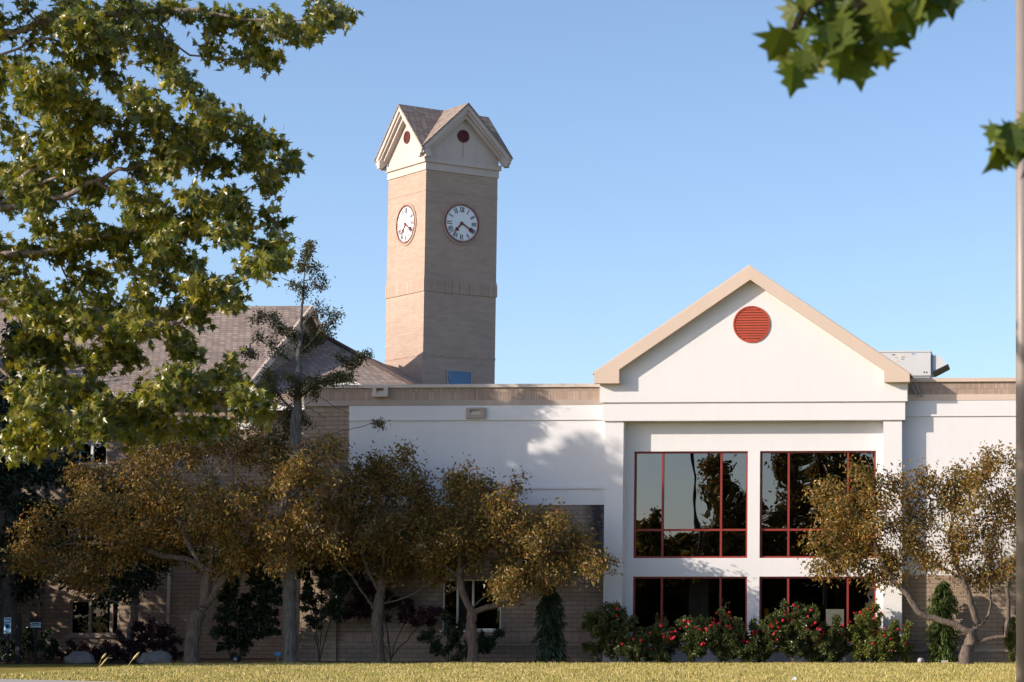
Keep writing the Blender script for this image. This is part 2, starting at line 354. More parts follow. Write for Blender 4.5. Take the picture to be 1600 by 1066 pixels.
MB().box(U(718), U(733), .22, .26, wz0+.05, wz1-.06).build('reflection_panel', M['interior'], B)  # tan panel standing in for a brick coloured reflection in the glass
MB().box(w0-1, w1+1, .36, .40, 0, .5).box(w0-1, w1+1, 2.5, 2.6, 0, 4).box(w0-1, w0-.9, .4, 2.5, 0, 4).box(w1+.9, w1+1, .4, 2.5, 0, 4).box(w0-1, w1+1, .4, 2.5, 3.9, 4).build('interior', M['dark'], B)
# right wing
zR = Z(626, 0, 1500); zRb = Z(899, 0, 1480)
uP1 = U(1409)
MB().box(uP1-.3, uR, 0, .35, zRb, zR).build('wall', M['stucco'], B)['label'] = 'white stucco wall of the right wing'
MB().box(uP1-.3, uR, .004, .35, 0, zRb-.002).build('wall', M['brick'], B)['label'] = 'tan brick lower wall of the right wing'
MB().box(uP1-.3, uR, -.045, -.001, Z(650.5, 0, 1500), zR).build('frieze', M['stucco'], B)
MB().box(uP1-.3, uR, -.06, -.001, Z(1018, 0, 1500), Z(1014, 0, 1500)).build('base_ledge', M['grey_trim'], B)
MB().box(uP1-.3, uR, -.06, .35, zR+.004, Z(616.5, 0, 1500)).build('fascia', M['tan'], B)
MB().box(uP1-.3, uR, -.02, .35, Z(616.5, 0, 1500)+.003, Z(597, 0, 1500)).build('parapet', M['soldier'], B)
MB().box(uP1-.3, uR, -.10, .40, Z(597, 0, 1500)+.003, Z(591, 0, 1500)).build('coping', M['tan'], B)
# pavilion
vg, vf, vp, vi, vr = -.54, -.48, -.41, .03, -.85
a0, a1 = U(935, vg), U(1417.5, vg); zg = Z(628, vg, 1172)
ap = F(1172, 424, vg); zAp = ap[1]; uA = ap[0]
def gz(u, v, top, slope=.683): return top-abs(u-uA)*slope
ze = zAp-(a1-uA)*.683
MB().prism([(a0, zg), (a1, zg), (a1, max(zg+.3, gz(a1, 0, zAp))), (uA, zAp), (a0, max(zg+.3, gz(a0, 0, zAp)))], vg, -.02).build('gable_wall', M['stucco'], B)
f0, f1 = U(940, vf), U(1414, vf); zf = Z(657, vf, 1172)
MB().box(f0, f1, vf, -.02, zf, zg-.002).build('entablature', M['stucco'], B)
p0, p1, p2, p3 = U(944, vp), U(973, vp), U(1380, vp), U(1409, vp)
for a, b in ((p0, p1), (p2, p3)):
    o = MB().box(a, b, vp, .02, 0, zf-.002).build('pier', M['stucco'], B)
    for yy in (872, 896): MB().box(a-.008, b+.008, vp-.012, vp-.001, Z(yy, vp)-.012, Z(yy, vp)+.012).build('reveal_bead', M['coping'], o)
# inset wall with four openings
i0, i1 = p1-.02, p2+.02
xs = [U(990, vi), U(1168, vi), U(1187, vi), U(1368.5, vi)]
ztu, zbu, ztl, zbl = Z(705, vi, 1172), Z(872, vi, 1172), Z(901, vi, 1172), Z(1004, vi, 1172)
iw = MB()
for a, b in ((i0, xs[0]), (xs[1], xs[2]), (xs[3], i1)): iw.box(a, b, vi, vi+.3, 0, zf+.2)
for a, b in ((xs[0], xs[1]), (xs[2], xs[3])): iw.box(a, b, vi, vi+.3, ztu, zf+.2).box(a, b, vi, vi+.3, ztl, zbu).box(a, b, vi, vi+.3, 0, zbl)
iw.build('inset_wall', M['stucco'], B)
for (a, b), (m1, m2) in (((xs[0], xs[1]), (1034.5, 1126)), ((xs[2], xs[3]), (1231.5, 1324.5))):
    window(a, b, zbu, ztu, vi+.08, [U(m1, vi), U(m2, vi)], [Z(828, vi, 1100)], .055, .10, wd=.062)
    window(a, b, zbl, ztl, vi+.08, [U(m1, vi), U(m2, vi)], [], .055, .10, wd=.062, gm=M['glass_dk'])
# rooms behind the glass
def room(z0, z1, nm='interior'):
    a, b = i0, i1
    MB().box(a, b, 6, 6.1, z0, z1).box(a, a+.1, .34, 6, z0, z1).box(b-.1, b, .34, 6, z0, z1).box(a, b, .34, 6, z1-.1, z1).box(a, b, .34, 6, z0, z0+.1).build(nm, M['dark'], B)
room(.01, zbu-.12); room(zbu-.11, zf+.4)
MB().box(U(1078, 1.6), U(1108, 1.6), 1.5, 1.9, .1, zbu-.25).box(U(1072, 1.5), U(1114, 1.5), 1.42, 1.98, zbu-.5, zbu-.3).build('column', M['interior'], B)
MB().box(U(1291, .25), U(1319, .25), .25, .27, Z(978, .25), Z(952, .25)).build('notice_board', M['white'], B)
MB().box(U(1195, .25), U(1201, .25), .25, .27, Z(970, .25), Z(951, .25)).build('hanging_banner', m_plain('orange_cloth', (.7, .3, .03), .8), B)
# rake fascia with returns, as a raised frame in front of the gable wall
ao = F(1172, 415, vr); ai = F(1172, 437, vr)
L_o, L_i = U(926, vr), U(965, vr); R_o, R_i = U(1421, vr), U(1381, vr); sl_ = .683
zo = lambda u: ao[1]-abs(u-ao[0])*sl_
zi = lambda u: ai[1]-abs(u-ai[0])*sl_
zret = Z(599, vr, 950); zretr = Z(594, vr, 1400)
pts = [(L_o, zret), (L_i, zret), (L_i, zi(L_i)), (ai[0], ai[1]), (R_i, zi(R_i)), (R_i, zret), (R_o, zret), (R_o, zo(R_o)), (ao[0], ao[1]), (L_o, zo(L_o))]
m = MB(); n = len(pts); vs = [(x, vr, z) for x, z in pts]+[(x, vg-.001, z) for x, z in pts]
q = [(0, 1, 2, 9), (9, 2, 3, 8), (8, 3, 4, 7), (7, 4, 5, 6)]
m.add(vs, q+[tuple(i+n for i in reversed(f)) for f in q]+[(i, i+n, (i+1) % n+n, (i+1) % n) for i in range(n)])
m.build('rake_fascia', M['tan'], B)
# gable roof running back
rz = .10
m = MB()
for sg in (-1, 1):
    e = (L_o if sg < 0 else R_o)+sg*.06; z_e = zo(e)
    m.add([(e, vr+.03, z_e-.02), (e, 1.4, z_e-.02), (uA, 1.4, ao[1]-.02), (uA, vr+.03, ao[1]-.02), (e, vr+.03, z_e+rz-.07), (e, 1.4, z_e+rz-.07), (uA, 1.4, ao[1]+rz-.07), (uA, vr+.03, ao[1]+rz-.07)],
          [(0, 1, 2, 3), (7, 6, 5, 4), (0, 4, 5, 1), (3, 2, 6, 7), (0, 3, 7, 4), (1, 5, 6, 2)])
m.build('roof', M['tan'], B)
MB().box(L_o+.25, a0-.001+.3, vg+.002, 1.3, zret+.02, zret+.25).build('soffit_box', M['tan'], B); MB().box(a1-.3, R_o-.02, vg+.002, 1.3, zret+.02, zo(R_o)-.03).build('soffit_box', M['tan'], B)
MB().prism([(a0+.05, zf), (a1-.05, zf), (a1-.05, gz(a1, 0, zAp)-.05), (uA, zAp-.05), (a0+.05, gz(a0, 0, zAp)-.05)], 1.15, 1.3).build('back_gable', M['stucco'], B)
# round louvre vent
vc = F(1174.5, 507, vg); vrad = 29/52.
vo = MB().disc(vc, vrad, vg-.03, vg-.001, 48, vrad-.045).build('vent', M['vent'], B)
MB().disc(vc, vrad-.045, vg-.008, vg-.001, 48).build('backing', M['vent_dk'], vo)
m = MB(); ns = 13
for i in range(ns):
    z = vc[1]-vrad+.05+(i+.5)*(2*vrad-.1)/ns; hw = math.sqrt(max(0, (vrad-.045)**2-(z-vc[1])**2))-.005
    if hw < .05: continue
    m.add([(vc[0]-hw, vg-.026, z-.028), (vc[0]+hw, vg-.026, z-.028), (vc[0]+hw, vg-.008, z+.03), (vc[0]-hw, vg-.008, z+.03)], [(0, 1, 2, 3)])
m.build('louvres', M['vent'], vo, fix=False)
# ladder/conductor behind the right return
m = MB()
for dx in (0, .12): m.tube([(U(1425, -.1)+dx, -.12, Z(603, 0, 1430)), (U(1434, -.1)+dx, -.12, Z(621, 0, 1430))], .025, 6)
m.build('brace', M['metal'], B)

# rooftop unit
A = empty('rooftop_air_unit', O+UX*U(1425, 6)+VX*6+Vector((0, 0, Z(588, 6, 1420))), -YAW)
tag(A, 'white boxy air conditioning unit with a sloped intake hood on the flat roof', 'air conditioner')
oz = Z(588, 6, 1420); ou = U(1425, 6)
b0, b1, bz1 = U(1375, 6)-ou, U(1454, 6)-ou, Z(550.5, 6, 1420)-oz
MB().box(b0, b1, 0, 1.6, 0.02, bz1).build('cabinet', M['ac'], A)
MB().box(b0-.02, b1+.02, -.02, 1.62, bz1+.001, bz1+.05).build('lid', M['ac'], A)
MB().box(b0, b1-.02, .03, 1.55, -.12, .018).build('curb', M['metal'], A)
MB().box(b0, b1+.02, 0.1, 1.5, oz*0-.35-.0, -.121).build('roof_stand', M['metal'], A)
h0 = U(1458, 6)-ou; h1 = U(1480, 6)-ou; hz = lambda y: Z(y, 6, 1470)-oz
MB().prism([(h0, hz(580)), (h1, hz(570)), (h1-.12, hz(562)), (U(1469, 6)-ou, hz(556)), (h0, hz(554.5))], .1, 1.4).build('intake_hood', M['ac'], A)
MB().prism([(h0, hz(583)), (h1+.03, hz(571)), (h1+.03, hz(568.5)), (h0, hz(579.8))], .06, 1.44).build('hood_filter', M['numeral'], A)
MB().box(b1+.001, h0-.001, .1, 1.4, .1, bz1-.1).build('flange', M['metal'], A)
for i, (xx, yy, c) in enumerate([(1411, 557.5, (.7, .25, .15)), (1400, 558, (.75, .5, .2)), (1427, 552.8, (.2, .35, .6)), (1396, 554, (.15, .15, .2)), (1402, 564, (.75, .6, .5)), (1410, 561, (.3, .4, .5))]):
    q = (U(xx, 6)-ou, hz(yy)); MB().box(q[0]-.05, q[0]+.05, -.006, -.001, q[1]-.018, q[1]+.018).build('decal', m_plain('decal_paint', c, .5), A)
for xx in (1444, 1448): MB().box(U(xx, 6)-ou-.02, U(xx, 6)-ou+.02, -.006, -.001, .10, .15).build('latch', M['numeral'], A)

# ------------------------------------------------------------------ rear building with shingled roofs
H = empty('shingled_building', O, -YAW)
tag(H, 'tan brick building with brown shingled gable and hip roofs behind the left trees', 'building')
gr = loc(P(485, 478, 85)); ge = loc(P(388, 600, 78.5)); sA = (gr.z-ge.z)/(gr.y-ge.y)
ug = gr.x; ul = ug-26; ve = 4.0; zE = ge.z-sA*(ge.y-ve)
def slab(m, A4, th=.14):
    A4 = [Vector(p) for p in A4]; nrm = (A4[1]-A4[0]).cross(A4[-1]-A4[0]).normalized()
    if nrm.z < 0: nrm = -nrm
    n = len(A4); vs = A4+[p-nrm*th for p in A4]
    return m.add(vs, [tuple(range(n)), tuple(range(2*n-1, n-1, -1))]+[(i, i+n, (i+1) % n+n, (i+1) % n) for i in range(n)])
yb = 2*gr.y-ve
m = MB(); slab(m, [(ul, ve, zE), (ug, ve, zE), (ug, gr.y, gr.z), (ul, gr.y, gr.z)]); slab(m, [(ul, gr.y, gr.z), (ug, gr.y, gr.z), (ug, yb, zE), (ul, yb, zE)])
m.build('gable_roof', M['shingle'], H)
# rake boards at the gable end
m = MB()
for (ya, za), (yc, zc) in (((ve, zE), (gr.y, gr.z)), ((gr.y, gr.z), (yb, zE))):
    for dy, w_, x0_, x1_ in ((0.02, .30, 0.002, .05), (.02, .14, .052, .09)):
        vs = [(ug+x0_, ya, za+dy), (ug+x0_, yc, zc+dy), (ug+x0_, yc, zc-w_), (ug+x0_, ya, za-w_)]
        vs += [(ug+x1_, y, z) for _, y, z in vs]
        m.add(vs, [(0, 1, 2, 3), (7, 6, 5, 4), (0, 4, 5, 1), (1, 5, 6, 2), (2, 6, 7, 3), (3, 7, 4, 0)])
m.build('rake_board', M['tan'], H)
MB().add([(ug-.3, ve+.4, 0), (ug-.3, yb-.4, 0), (ug-.3, yb-.4, zE), (ug-.3, gr.y, gr.z-.2), (ug-.3, ve+.4, zE)], [(0, 1, 2, 3, 4)]).build('gable_wall', M['brick'], H, fix=False)
# hip roof
hA = loc(P(508, 527, 87)); hB = Vector((hA.x+6.9, ve-.3, 0)); hz_ = loc(P(430, 632, 77.0)).z
hB.z = hz_; backy = 2*hA.y-ve
m = MB()
slab(m, [(ug-.29, ve-.3, hz_), (hB.x, ve-.3, hz_), (hA.x, hA.y, hA.z), (ug-.29, hA.y, hA.z)])
slab(m, [(hB.x, ve-.3, hz_), (hB.x, backy, hz_), (hA.x, hA.y, hA.z)])
m.build('hip_roof', M['shingle'], H)
MB().tube([(hB.x, ve-.3, hz_+.03), (hA.x, hA.y, hA.z+.03)], .09, 6).build('hip_cap', m_plain('hip_cap_shingle', (.09, .065, .06), .9, .3), H)
MB().box(ug-.25, uL-.02, ve-.45, ve-.31, hz_-.15, hz_+.0).box(ul, ug, ve-.16, ve-.01, zE-.16, zE-.01).build('gutter', M['white'], H)
wall_v = ve+.45
# wall openings: lower triple window, upper windows
ow = [(113, 190, 992, 938), (118, 165, 726, 690), (225, 290, 900, 850)]
ops = [(U(a, wall_v), U(b, wall_v), Z(c, wall_v, 150), Z(d, wall_v, 150)) for a, b, c, d in ow]
m = MB(); ends = ul, uL+.0
lo = ops[0]
m.box(ends[0], lo[0], wall_v, wall_v+.3, 0, Z(800, wall_v)).box(lo[1], ends[1], wall_v, wall_v+.3, 0, Z(800, wall_v))
m.box(lo[0], lo[1], wall_v, wall_v+.3, 0, lo[2]).box(lo[0], lo[1], wall_v, wall_v+.3, lo[3], Z(800, wall_v))
up = ops[1]; zz = Z(800, wall_v)+.003
m.box(ends[0], up[0], wall_v, wall_v+.3, zz, zE-.05).box(up[1], ends[1], wall_v, wall_v+.3, zz, zE-.05)
m.box(up[0], up[1], wall_v, wall_v+.3, zz, up[2]).box(up[0], up[1], wall_v, wall_v+.3, up[3], zE-.05)
m.build('wall', M['brick'], H)
window(lo[0], lo[1], lo[2], lo[3], wall_v+.06, [U(144, wall_v), U(177, wall_v)], [], .06, .12, M['grey_trim'], M['glass_dk'], .10, H)
window(up[0], up[1], up[2], up[3], wall_v+.06, [U(140, wall_v)], [], .06, .12, M['white'], M['glass_dk'], .08, H)
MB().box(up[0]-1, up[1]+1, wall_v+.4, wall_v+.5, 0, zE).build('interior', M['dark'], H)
MB().box(lo[0]-.05, lo[1]+.05, wall_v-.06, wall_v+.05, lo[2]-.09, lo[2]-.002).build('sill', M['grey_trim'], H)
MB().box(ends[0], U(390, wall_v), wall_v-.05, wall_v-.001, Z(672, wall_v, 200), Z(662, wall_v, 200)).build('trim_band', M['white'], H)
MB().box(U(150, wall_v), U(225, wall_v), wall_v-.04, wall_v-.001, Z(768, wall_v, 200), Z(738, wall_v, 200)).build('spandrel_panel', M['white'], H)
MB().tube([(U(268, wall_v), wall_v-.08, .1), (U(268, wall_v), wall_v-.08, 6)], .05, 8).build('downspout', M['white'], H)
MB().tube([(U(66, wall_v), wall_v-.08, .1), (U(66, wall_v), wall_v-.08, 6)], .05, 8).build('downspout', M['grey_trim'], H)
# white skylight kerb above the parapet
K = empty('roof_curb', O+UX*U(537, 3)+VX*3, -YAW); tag(K, 'low white membrane covered curb rising just above the flat roof parapet', 'roof curb')
zz = Z(597.3, 3, 540)
MB().prism([(-.55, zz-.5), (.65, zz-.5), (.55, zz-.1), (.25, zz+.02), (-.5, zz+.04), (-.55, zz-.05)], 0, 1.0).build('membrane', M['white'], K)
MB().box(-.6, .7, -.03, 1.03, zz-.7, zz-.5).build('base', M['metal'], K)

# ------------------------------------------------------------------ clock tower
DT = 86.8; cn = P(665.9, 265, DT); th = R(39.5); W = 2.92; Hh = W/2
fr_ = Vector((math.cos(th), math.sin(th), 0)); fl = Vector((-math.sin(th), math.cos(th), 0))
ctr = Vector((cn.x, cn.y, 0))+fr_*Hh+fl*Hh
T = empty('clock_tower', ctr, th)
tag(T, 'tall square tan brick tower with white clocks and a four gabled shingle roof', 'clock tower')
def TZ(x, y, D): return P(x, y, D).z
zc0 = TZ(664, 264.8, DT); zc1 = TZ(664, 253, DT); zc2 = TZ(664, 245, DT)
def ring(m, h, z0, z1): return m.box(-h, h, -h, h, z0, z1)
ring(MB(), Hh, 0, zc0).build('shaft', M['tower_brick'], T)
def band(z0, z1, pr, name, mat):
    m = MB(); h = Hh+pr
    m.box(-h, h, -h, -Hh-.001, z0, z1).box(-h, h, Hh+.001, h, z0, z1).box(-h, -Hh-.001, -Hh-.0005, Hh+.0005, z0, z1).box(Hh+.001, h, -Hh-.0005, Hh+.0005, z0, z1)
    m.build(name, mat, T)
band(TZ(662, 454.6, DT), TZ(662, 436, DT), .035, 'soldier_course', M['tower_soldier'])
band(TZ(662, 436, DT)+.003, TZ(662, 431, DT), .018, 'header_course', M['tower_brick'])
band(TZ(662, 297, DT), TZ(662, 295.5, DT), .012, 'string_course', M['tower_brick'])
band(TZ(662, 555, DT), TZ(662, 552, DT), .014, 'string_course', M['tower_soldier'])
ring(MB(), Hh+.035, zc0+.002, zc1).build('cornice', M['stucco2'], T); ring(MB(), Hh+.10, zc1+.002, zc2).build('cornice', M['stucco2'], T)
zt = TZ(731, 161, DT+.7); OV = .37; HO = Hh+OV; slp = (zt-TZ(663, 227, DT-.5))/HO
hw = Hh+.02
zgt = zt-.18
for k in range(4):
    Mk = Matrix.Rotation(k*math.pi/2, 4, 'Z')
    g0 = zgt-hw*slp
    MB().prism([(-hw+.002, zc2+.002), (hw-.002, zc2+.002), (hw-.002, g0), (0, zgt), (-hw+.002, g0)], -hw, -hw+.2).build('gable_wall', M['stucco2'], T, Mk)
    # rake boards: outer and inner, stepped
    for yo, yi, off, wd_ in ((-HO, -HO+.06, -.02, .17), (-HO+.061, -HO+.16, -.06, .24), (-HO+.161, -hw-.001, -.10, .34)):
        m = MB()
        for sg in (-1, 1):
            e = HO*sg; pts = [(0, zt+off), (e, zt+off-HO*slp), (e, zt+off-HO*slp-wd_*.8), (e-sg*.12, zt+off-HO*slp-wd_*.8), (0, zt+off-wd_*1.35)]
            if sg < 0: pts = pts[::-1]
            m.prism(pts, yo, yi)
        m.build('rake_board', M['stucco2'], T, Mk)
    if k in (0, 3):                      # the two faces towards the lawn carry vents and clocks
        zv = TZ(726, 213, DT+.9)
        vo = MB().disc((0, zv), .235, -hw-.035, -hw-.001, 32, .195).build('vent', M['vent_dk'], T, Mk)
        MB().disc((0, zv), .195, -hw-.008, -hw-.001, 32).build('backing', M['numeral'], vo, Mk)
        m = MB()
        for i in range(9):
            z = zv-.19+(i+.5)*.042; q = math.sqrt(max(0, .19**2-(z-zv)**2))
            if q > .03: m.add([(-q, -hw-.03, z-.014), (q, -hw-.03, z-.014), (q, -hw-.01, z+.012), (-q, -hw-.01, z+.012)], [(0, 1, 2, 3)])
        m.build('louvres', M['vent_tw'], vo, Mk, fix=False)
        zk = TZ(719, 349, DT+.9)
        MB().disc((0, zk), .80, -Hh-.03, -Hh-.001, 64, .70).build('clock_surround', M['tower_soldier'], T, Mk)
        ck = MB().disc((0, zk), .70, -Hh-.05, -Hh-.001, 64, .672).build('clock', M['red'], T, Mk)
        MB().disc((0, zk), .672, -Hh-.02, -Hh-.001, 64).build('dial', M['face'], ck, Mk)
        m = MB(); yn = (-Hh-.028, -Hh-.0205)
        def stroke(m, p, q, w_):
            p = Vector(p); q = Vector(q); d = (q-p).normalized(); nn = Vector((-d.y, d.x))*w_/2
            c = [p+nn, p-nn, q-nn, q+nn]; m.prism([(a.x, a.y) for a in c], *yn)
        for i in range(60):
            a = i*math.pi/30; r0 = .622; r1 = .655
            stroke(m, (r0*math.sin(a), zk+r0*math.cos(a)), (r1*math.sin(a), zk+r1*math.cos(a)), .022 if i % 5 else .035)
        m.disc((0, zk), .660, yn[0]+.001, yn[1]+.001, 64, .652)
        m.build('minute_track', M['numeral'], ck, Mk)
        for i, txt in enumerate(['XII', 'I', 'II', 'III', 'IIII', 'V', 'VI', 'VII', 'VIII', 'IX', 'X', 'XI']):
            m = MB(); a = i*math.pi/6; wds = {'I': .05, 'V': .095, 'X': .10}; tot = sum(wds[c] for c in txt); x = -tot/2; hh = .095
            cx, cz = .50*math.sin(a), zk+.50*math.cos(a); rad = Vector((math.sin(a), math.cos(a))); tan = Vector((math.cos(a), -math.sin(a)))
            def at(px_, pz_): v2 = tan*px_+rad*pz_; return (cx+v2.x, cz+v2.y)
            for c in txt:
                w2 = wds[c]; xm = x+w2/2; xx = w2*.34
                if c == 'I': stroke(m, at(xm, -hh), at(xm, hh), .028)
                if c == 'V': stroke(m, at(xm-xx, hh), at(xm, -hh), .022); stroke(m, at(xm+xx, hh), at(xm, -hh), .012)
                if c == 'X': stroke(m, at(xm-xx, hh), at(xm+xx, -hh), .022); stroke(m, at(xm+xx, hh), at(xm-xx, -hh), .012)
                x += w2
            m.build('numeral', M['numeral'], ck, Mk, fix=False)
        def hand(deg, L, w_, y0):
            a = R(deg); r_ = Vector((math.sin(a), math.cos(a))); s_ = Vector((math.cos(a), -math.sin(a)))
            pr = [(-.12, .5), (-.12, -.5), (.0, -.6), (.55, -.35), (.62, -1.25), (.72, -1.3), (.80, -.45), (1, -.08), (1, .08), (.80, .45), (.72, 1.3), (.62, 1.25), (.55, .35), (0, .6)]
            pts = [(r_*(p*L)+s_*(q*w_)) for p, q in pr]; m = MB()
            m.prism([(p.x, zk+p.y) for p in pts], y0, y0+.012); m.disc((0, zk), .05, y0-.002, y0+.014, 20)
            m.build('hand', M['hand'], ck, Mk)
        hand(220, .44, .062, -Hh-.045); hand(120, .60, .052, -Hh-.062)
# roof: z = zt - slp*min(|x|,|y|), two sheets for thickness
m = MB()
for dz, fl_ in ((0, 0), (-.07, 1)):
    e = HO+.03; ze_ = zt-slp*e+dz
    vs = [(0, 0, zt+dz)]+[(0, -e, zt+dz), (e, 0, zt+dz), (0, e, zt+dz), (-e, 0, zt+dz)]+[(e, -e, ze_), (e, e, ze_), (-e, e, ze_), (-e, -e, ze_)]
    fs = [(0, 1, 5), (0, 5, 2), (0, 2, 6), (0, 6, 3), (0, 3, 7), (0, 7, 4), (0, 4, 8), (0, 8, 1)]
    m.add(vs, fs)
for a, b in ((1, 5), (5, 2), (2, 6), (6, 3), (3, 7), (7, 4), (4, 8), (8, 1)): m.f.append((a, b, b+9, a+9)); m.sm.append(False)
m.build('roof', M['shingle'], T)
# blue door on the right hand face (front face of the local frame)
dpx = lambda x: (G(x, DT+.9)-ctr).dot(fr_)
def face_u(x):                          # intersect the view ray with the front face
    nrm = Vector((math.sin(th), -math.cos(th), 0)); d = ray(x, 590); t_ = ((ctr+nrm*Hh-CP).dot(nrm))/d.dot(nrm); return (CP+d*t_-ctr).dot(fr_)
d0, d1 = face_u(699.5), face_u(735); zd = TZ(717, 580.5, DT+.8)
do = MB().box(d0, d1, -Hh-.03, -Hh-.001, zd-2.1, zd).build('door', M['blue'], T)
MB().box(d0+.05, d0+.09, -Hh-.06, -Hh-.031, zd-.30, zd-.12).build('hinge', M['metal'], do)
MB().box(d0-.05, d0-.002, -Hh-.045, -Hh-.001, zd-2.1, zd+.05).box(d1+.002, d1+.05, -Hh-.045, -Hh-.001, zd-2.1, zd+.05).box(d0-.001, d1+.001, -Hh-.045, -Hh-.001, zd+.002, zd+.05).build('door_frame', M['grey_trim'], do)
st = MB().box(-.012, .012, -hw-.003, -hw-.001, zc2+.15, zv-.24).build('rust_streak', m_plain('rust', (.33, .22, .17), .9), T)

# ------------------------------------------------------------------ vegetation
def unit(a): return a/np.maximum(np.linalg.norm(a, axis=-1, keepdims=True), 1e-9)
T_SIMPLE = (np.array([(0, 0, 0), (.5, .5, .10), (1, 0, -.05), (.5, -.5, .10)]), np.array([(0, 2, 1), (0, 3, 2)]))
_mp = [(0, 0), (.09, .15), (-.06, .42), (.21, .21), (.45, .66), (.46, .20), (.64, .30), (.70, .11), (1.08, 0)]
_mv = [(x, y, .12*abs(y)) for x, y in _mp]+[(x, -y, .12*abs(y)) for x, y in _mp[1:-1]]
_mp2 = [(0, 0), (.08, .22), (-.06, .44), (.20, .27), (.40, .66), (.46, .27), (.66, .40), (.72, .15), (1.0, 0)]
_mv2 = [(x, y, .22*abs(y)-.12*x*x) for x, y in _mp2]+[(x, -y, .22*abs(y)-.12*x*x) for x, y in _mp2[1:-1]]+[(.32, 0, -.02)]
_mf = []
_c = len(_mv); _mv.append((.32, 0, -.03))
_ring = list(range(0, 9))+[15, 14, 13, 12, 11, 10, 9]
for i in range(len(_ring)): _mf.append((_c, _ring[(i+1) % len(_ring)], _ring[i]))
T_MAPLE = (np.array(_mv), np.array(_mf))
T_MAPLE2 = (np.array(_mv2), np.array(_mf))
T_NEEDLE = (np.array([(0, 0, 0), (.5, .5, 0), (1, 0, 0), (.5, -.5, 0)]), np.array([(0, 2, 1), (0, 3, 2)]))
def leaf_mesh(name, pos, dr, size, wid, mat, parent, tmpl=T_SIMPLE, nup=None, seed=1):
    g = np.random.default_rng(seed); n = len(pos); a = unit(np.asarray(dr, float)); rnd = g.normal(size=(n, 3))
    if nup is not None: rnd = rnd+np.asarray(nup)
    nr = unit(rnd-(rnd*a).sum(1, keepdims=True)*a); b = np.cross(nr, a)
    s = (size*g.uniform(.65, 1.25, n))[:, None, None]
    T0, F0 = tmpl; k = len(T0)
    curl = g.uniform(.2, 3.0, n)[:, None, None]
    V = np.asarray(pos)[:, None, :]+s*(T0[None, :, 0:1]*a[:, None, :]+T0[None, :, 1:2]*wid*b[:, None, :]+T0[None, :, 2:3]*curl*nr[:, None, :])
    Fc = (F0[None]+np.arange(n)[:, None, None]*k).reshape(-1, 3)
    return fast_mesh(name, V.reshape(-1, 3), Fc, mat, parent)
def grow(limbs, attr, step, kill, seed=0, iters=160, wob=.25, infl=9.0):
    g = np.random.default_rng(seed); nodes = []; par = []
    for li, lm in enumerate(limbs):
        pts = [np.array(p, float) for p in lm]
        if li == 0: nodes.append(pts[0]); par.append(-1); cur = 0
        else:
            d = [np.linalg.norm(q-pts[0]) for q in nodes]; cur = int(np.argmin(d))
        for p in pts[1:]:
            while True:
                d = p-nodes[cur]; L = np.linalg.norm(d)
                if L < step*.6: break
                s_ = d/L*min(step, L)+g.normal(size=3)*step*.10
                nodes.append(nodes[cur]+s_); par.append(cur); cur = len(nodes)-1
                if L <= step*1.05: break
    nod = np.array(nodes); nlimb = len(nod)
    A_ = np.asarray(attr, float); d2 = ((A_[:, None]-nod[None])**2).sum(2); near = d2.argmin(1); nd = np.sqrt(d2.min(1)); alive = np.ones(len(A_), bool)
    grown = {}
    for it in range(iters):
        act = alive & (nd < infl)
        if not act.any(): break
        idx = near[act]; dirs = unit(A_[act]-nod[idx]); u, inv = np.unique(idx, return_inverse=True)
        acc = np.zeros((len(u), 3)); np.add.at(acc, inv, dirs)
        acc = unit(unit(acc)+g.normal(size=acc.shape)*wob); new = []; np_ = []
        for k_, i in enumerate(u):
            if grown.get(int(i), 0) > 4: continue
            grown[int(i)] = grown.get(int(i), 0)+1
            new.append(nod[i]+acc[k_]*step); np_.append(int(i))
        if not new: break
        new = np.array(new); base = len(nod); nod = np.vstack([nod, new]); par += np_
        idsA = np.where(alive)[0]; dd = np.sqrt(((A_[idsA][:, None]-new[None])**2).sum(2)); mn = dd.min(1); am = dd.argmin(1)
        better = mn < nd[idsA]; nd[idsA[better]] = mn[better]; near[idsA[better]] = base+am[better]
        alive[idsA[nd[idsA] < kill]] = False
    par = np.array(par); n = len(nod); wgt = np.zeros(n); ch = [[] for _ in range(n)]
    for i in range(1, n): ch[par[i]].append(i)
    for i in range(n-1, -1, -1):
        if not ch[i]: wgt[i] = 1
        if par[i] >= 0: wgt[par[i]] += wgt[i]
    return nod, par, ch, wgt, nlimb
def wood(name, nod, ch, wgt, r0, rtip, mat, parent, expo=.5, k=6, flare=1.0):
    rad = rtip+(r0-rtip)*(wgt/wgt[0])**expo
    m = MB(); start = [(0, None)]
    while start:
        i, pa = start.pop(); chain = ([pa] if pa is not None else [])+[i]
        while ch[chain[-1]]:
            c = sorted(ch[chain[-1]], key=lambda q: -wgt[q]); 
            for q in c[1:]: start.append((q, chain[-1]))
            chain.append(c[0])
        if len(chain) < 2: continue
        rr = [rad[q] for q in chain]
        if pa is not None: rr[0] = min(rr[0], rr[1]*1.15)
        else: rr[0] *= flare*1.25; rr[1] *= (1+flare)/2 if len(rr) > 1 else 1
        kk = 10 if rr[len(rr)//3] > .06 else (k if rr[0] > .02 else 4)
        m.tube([nod[q] for q in chain], rr, kk, cap=False)
    return m.build(name, mat, parent, fix=False)
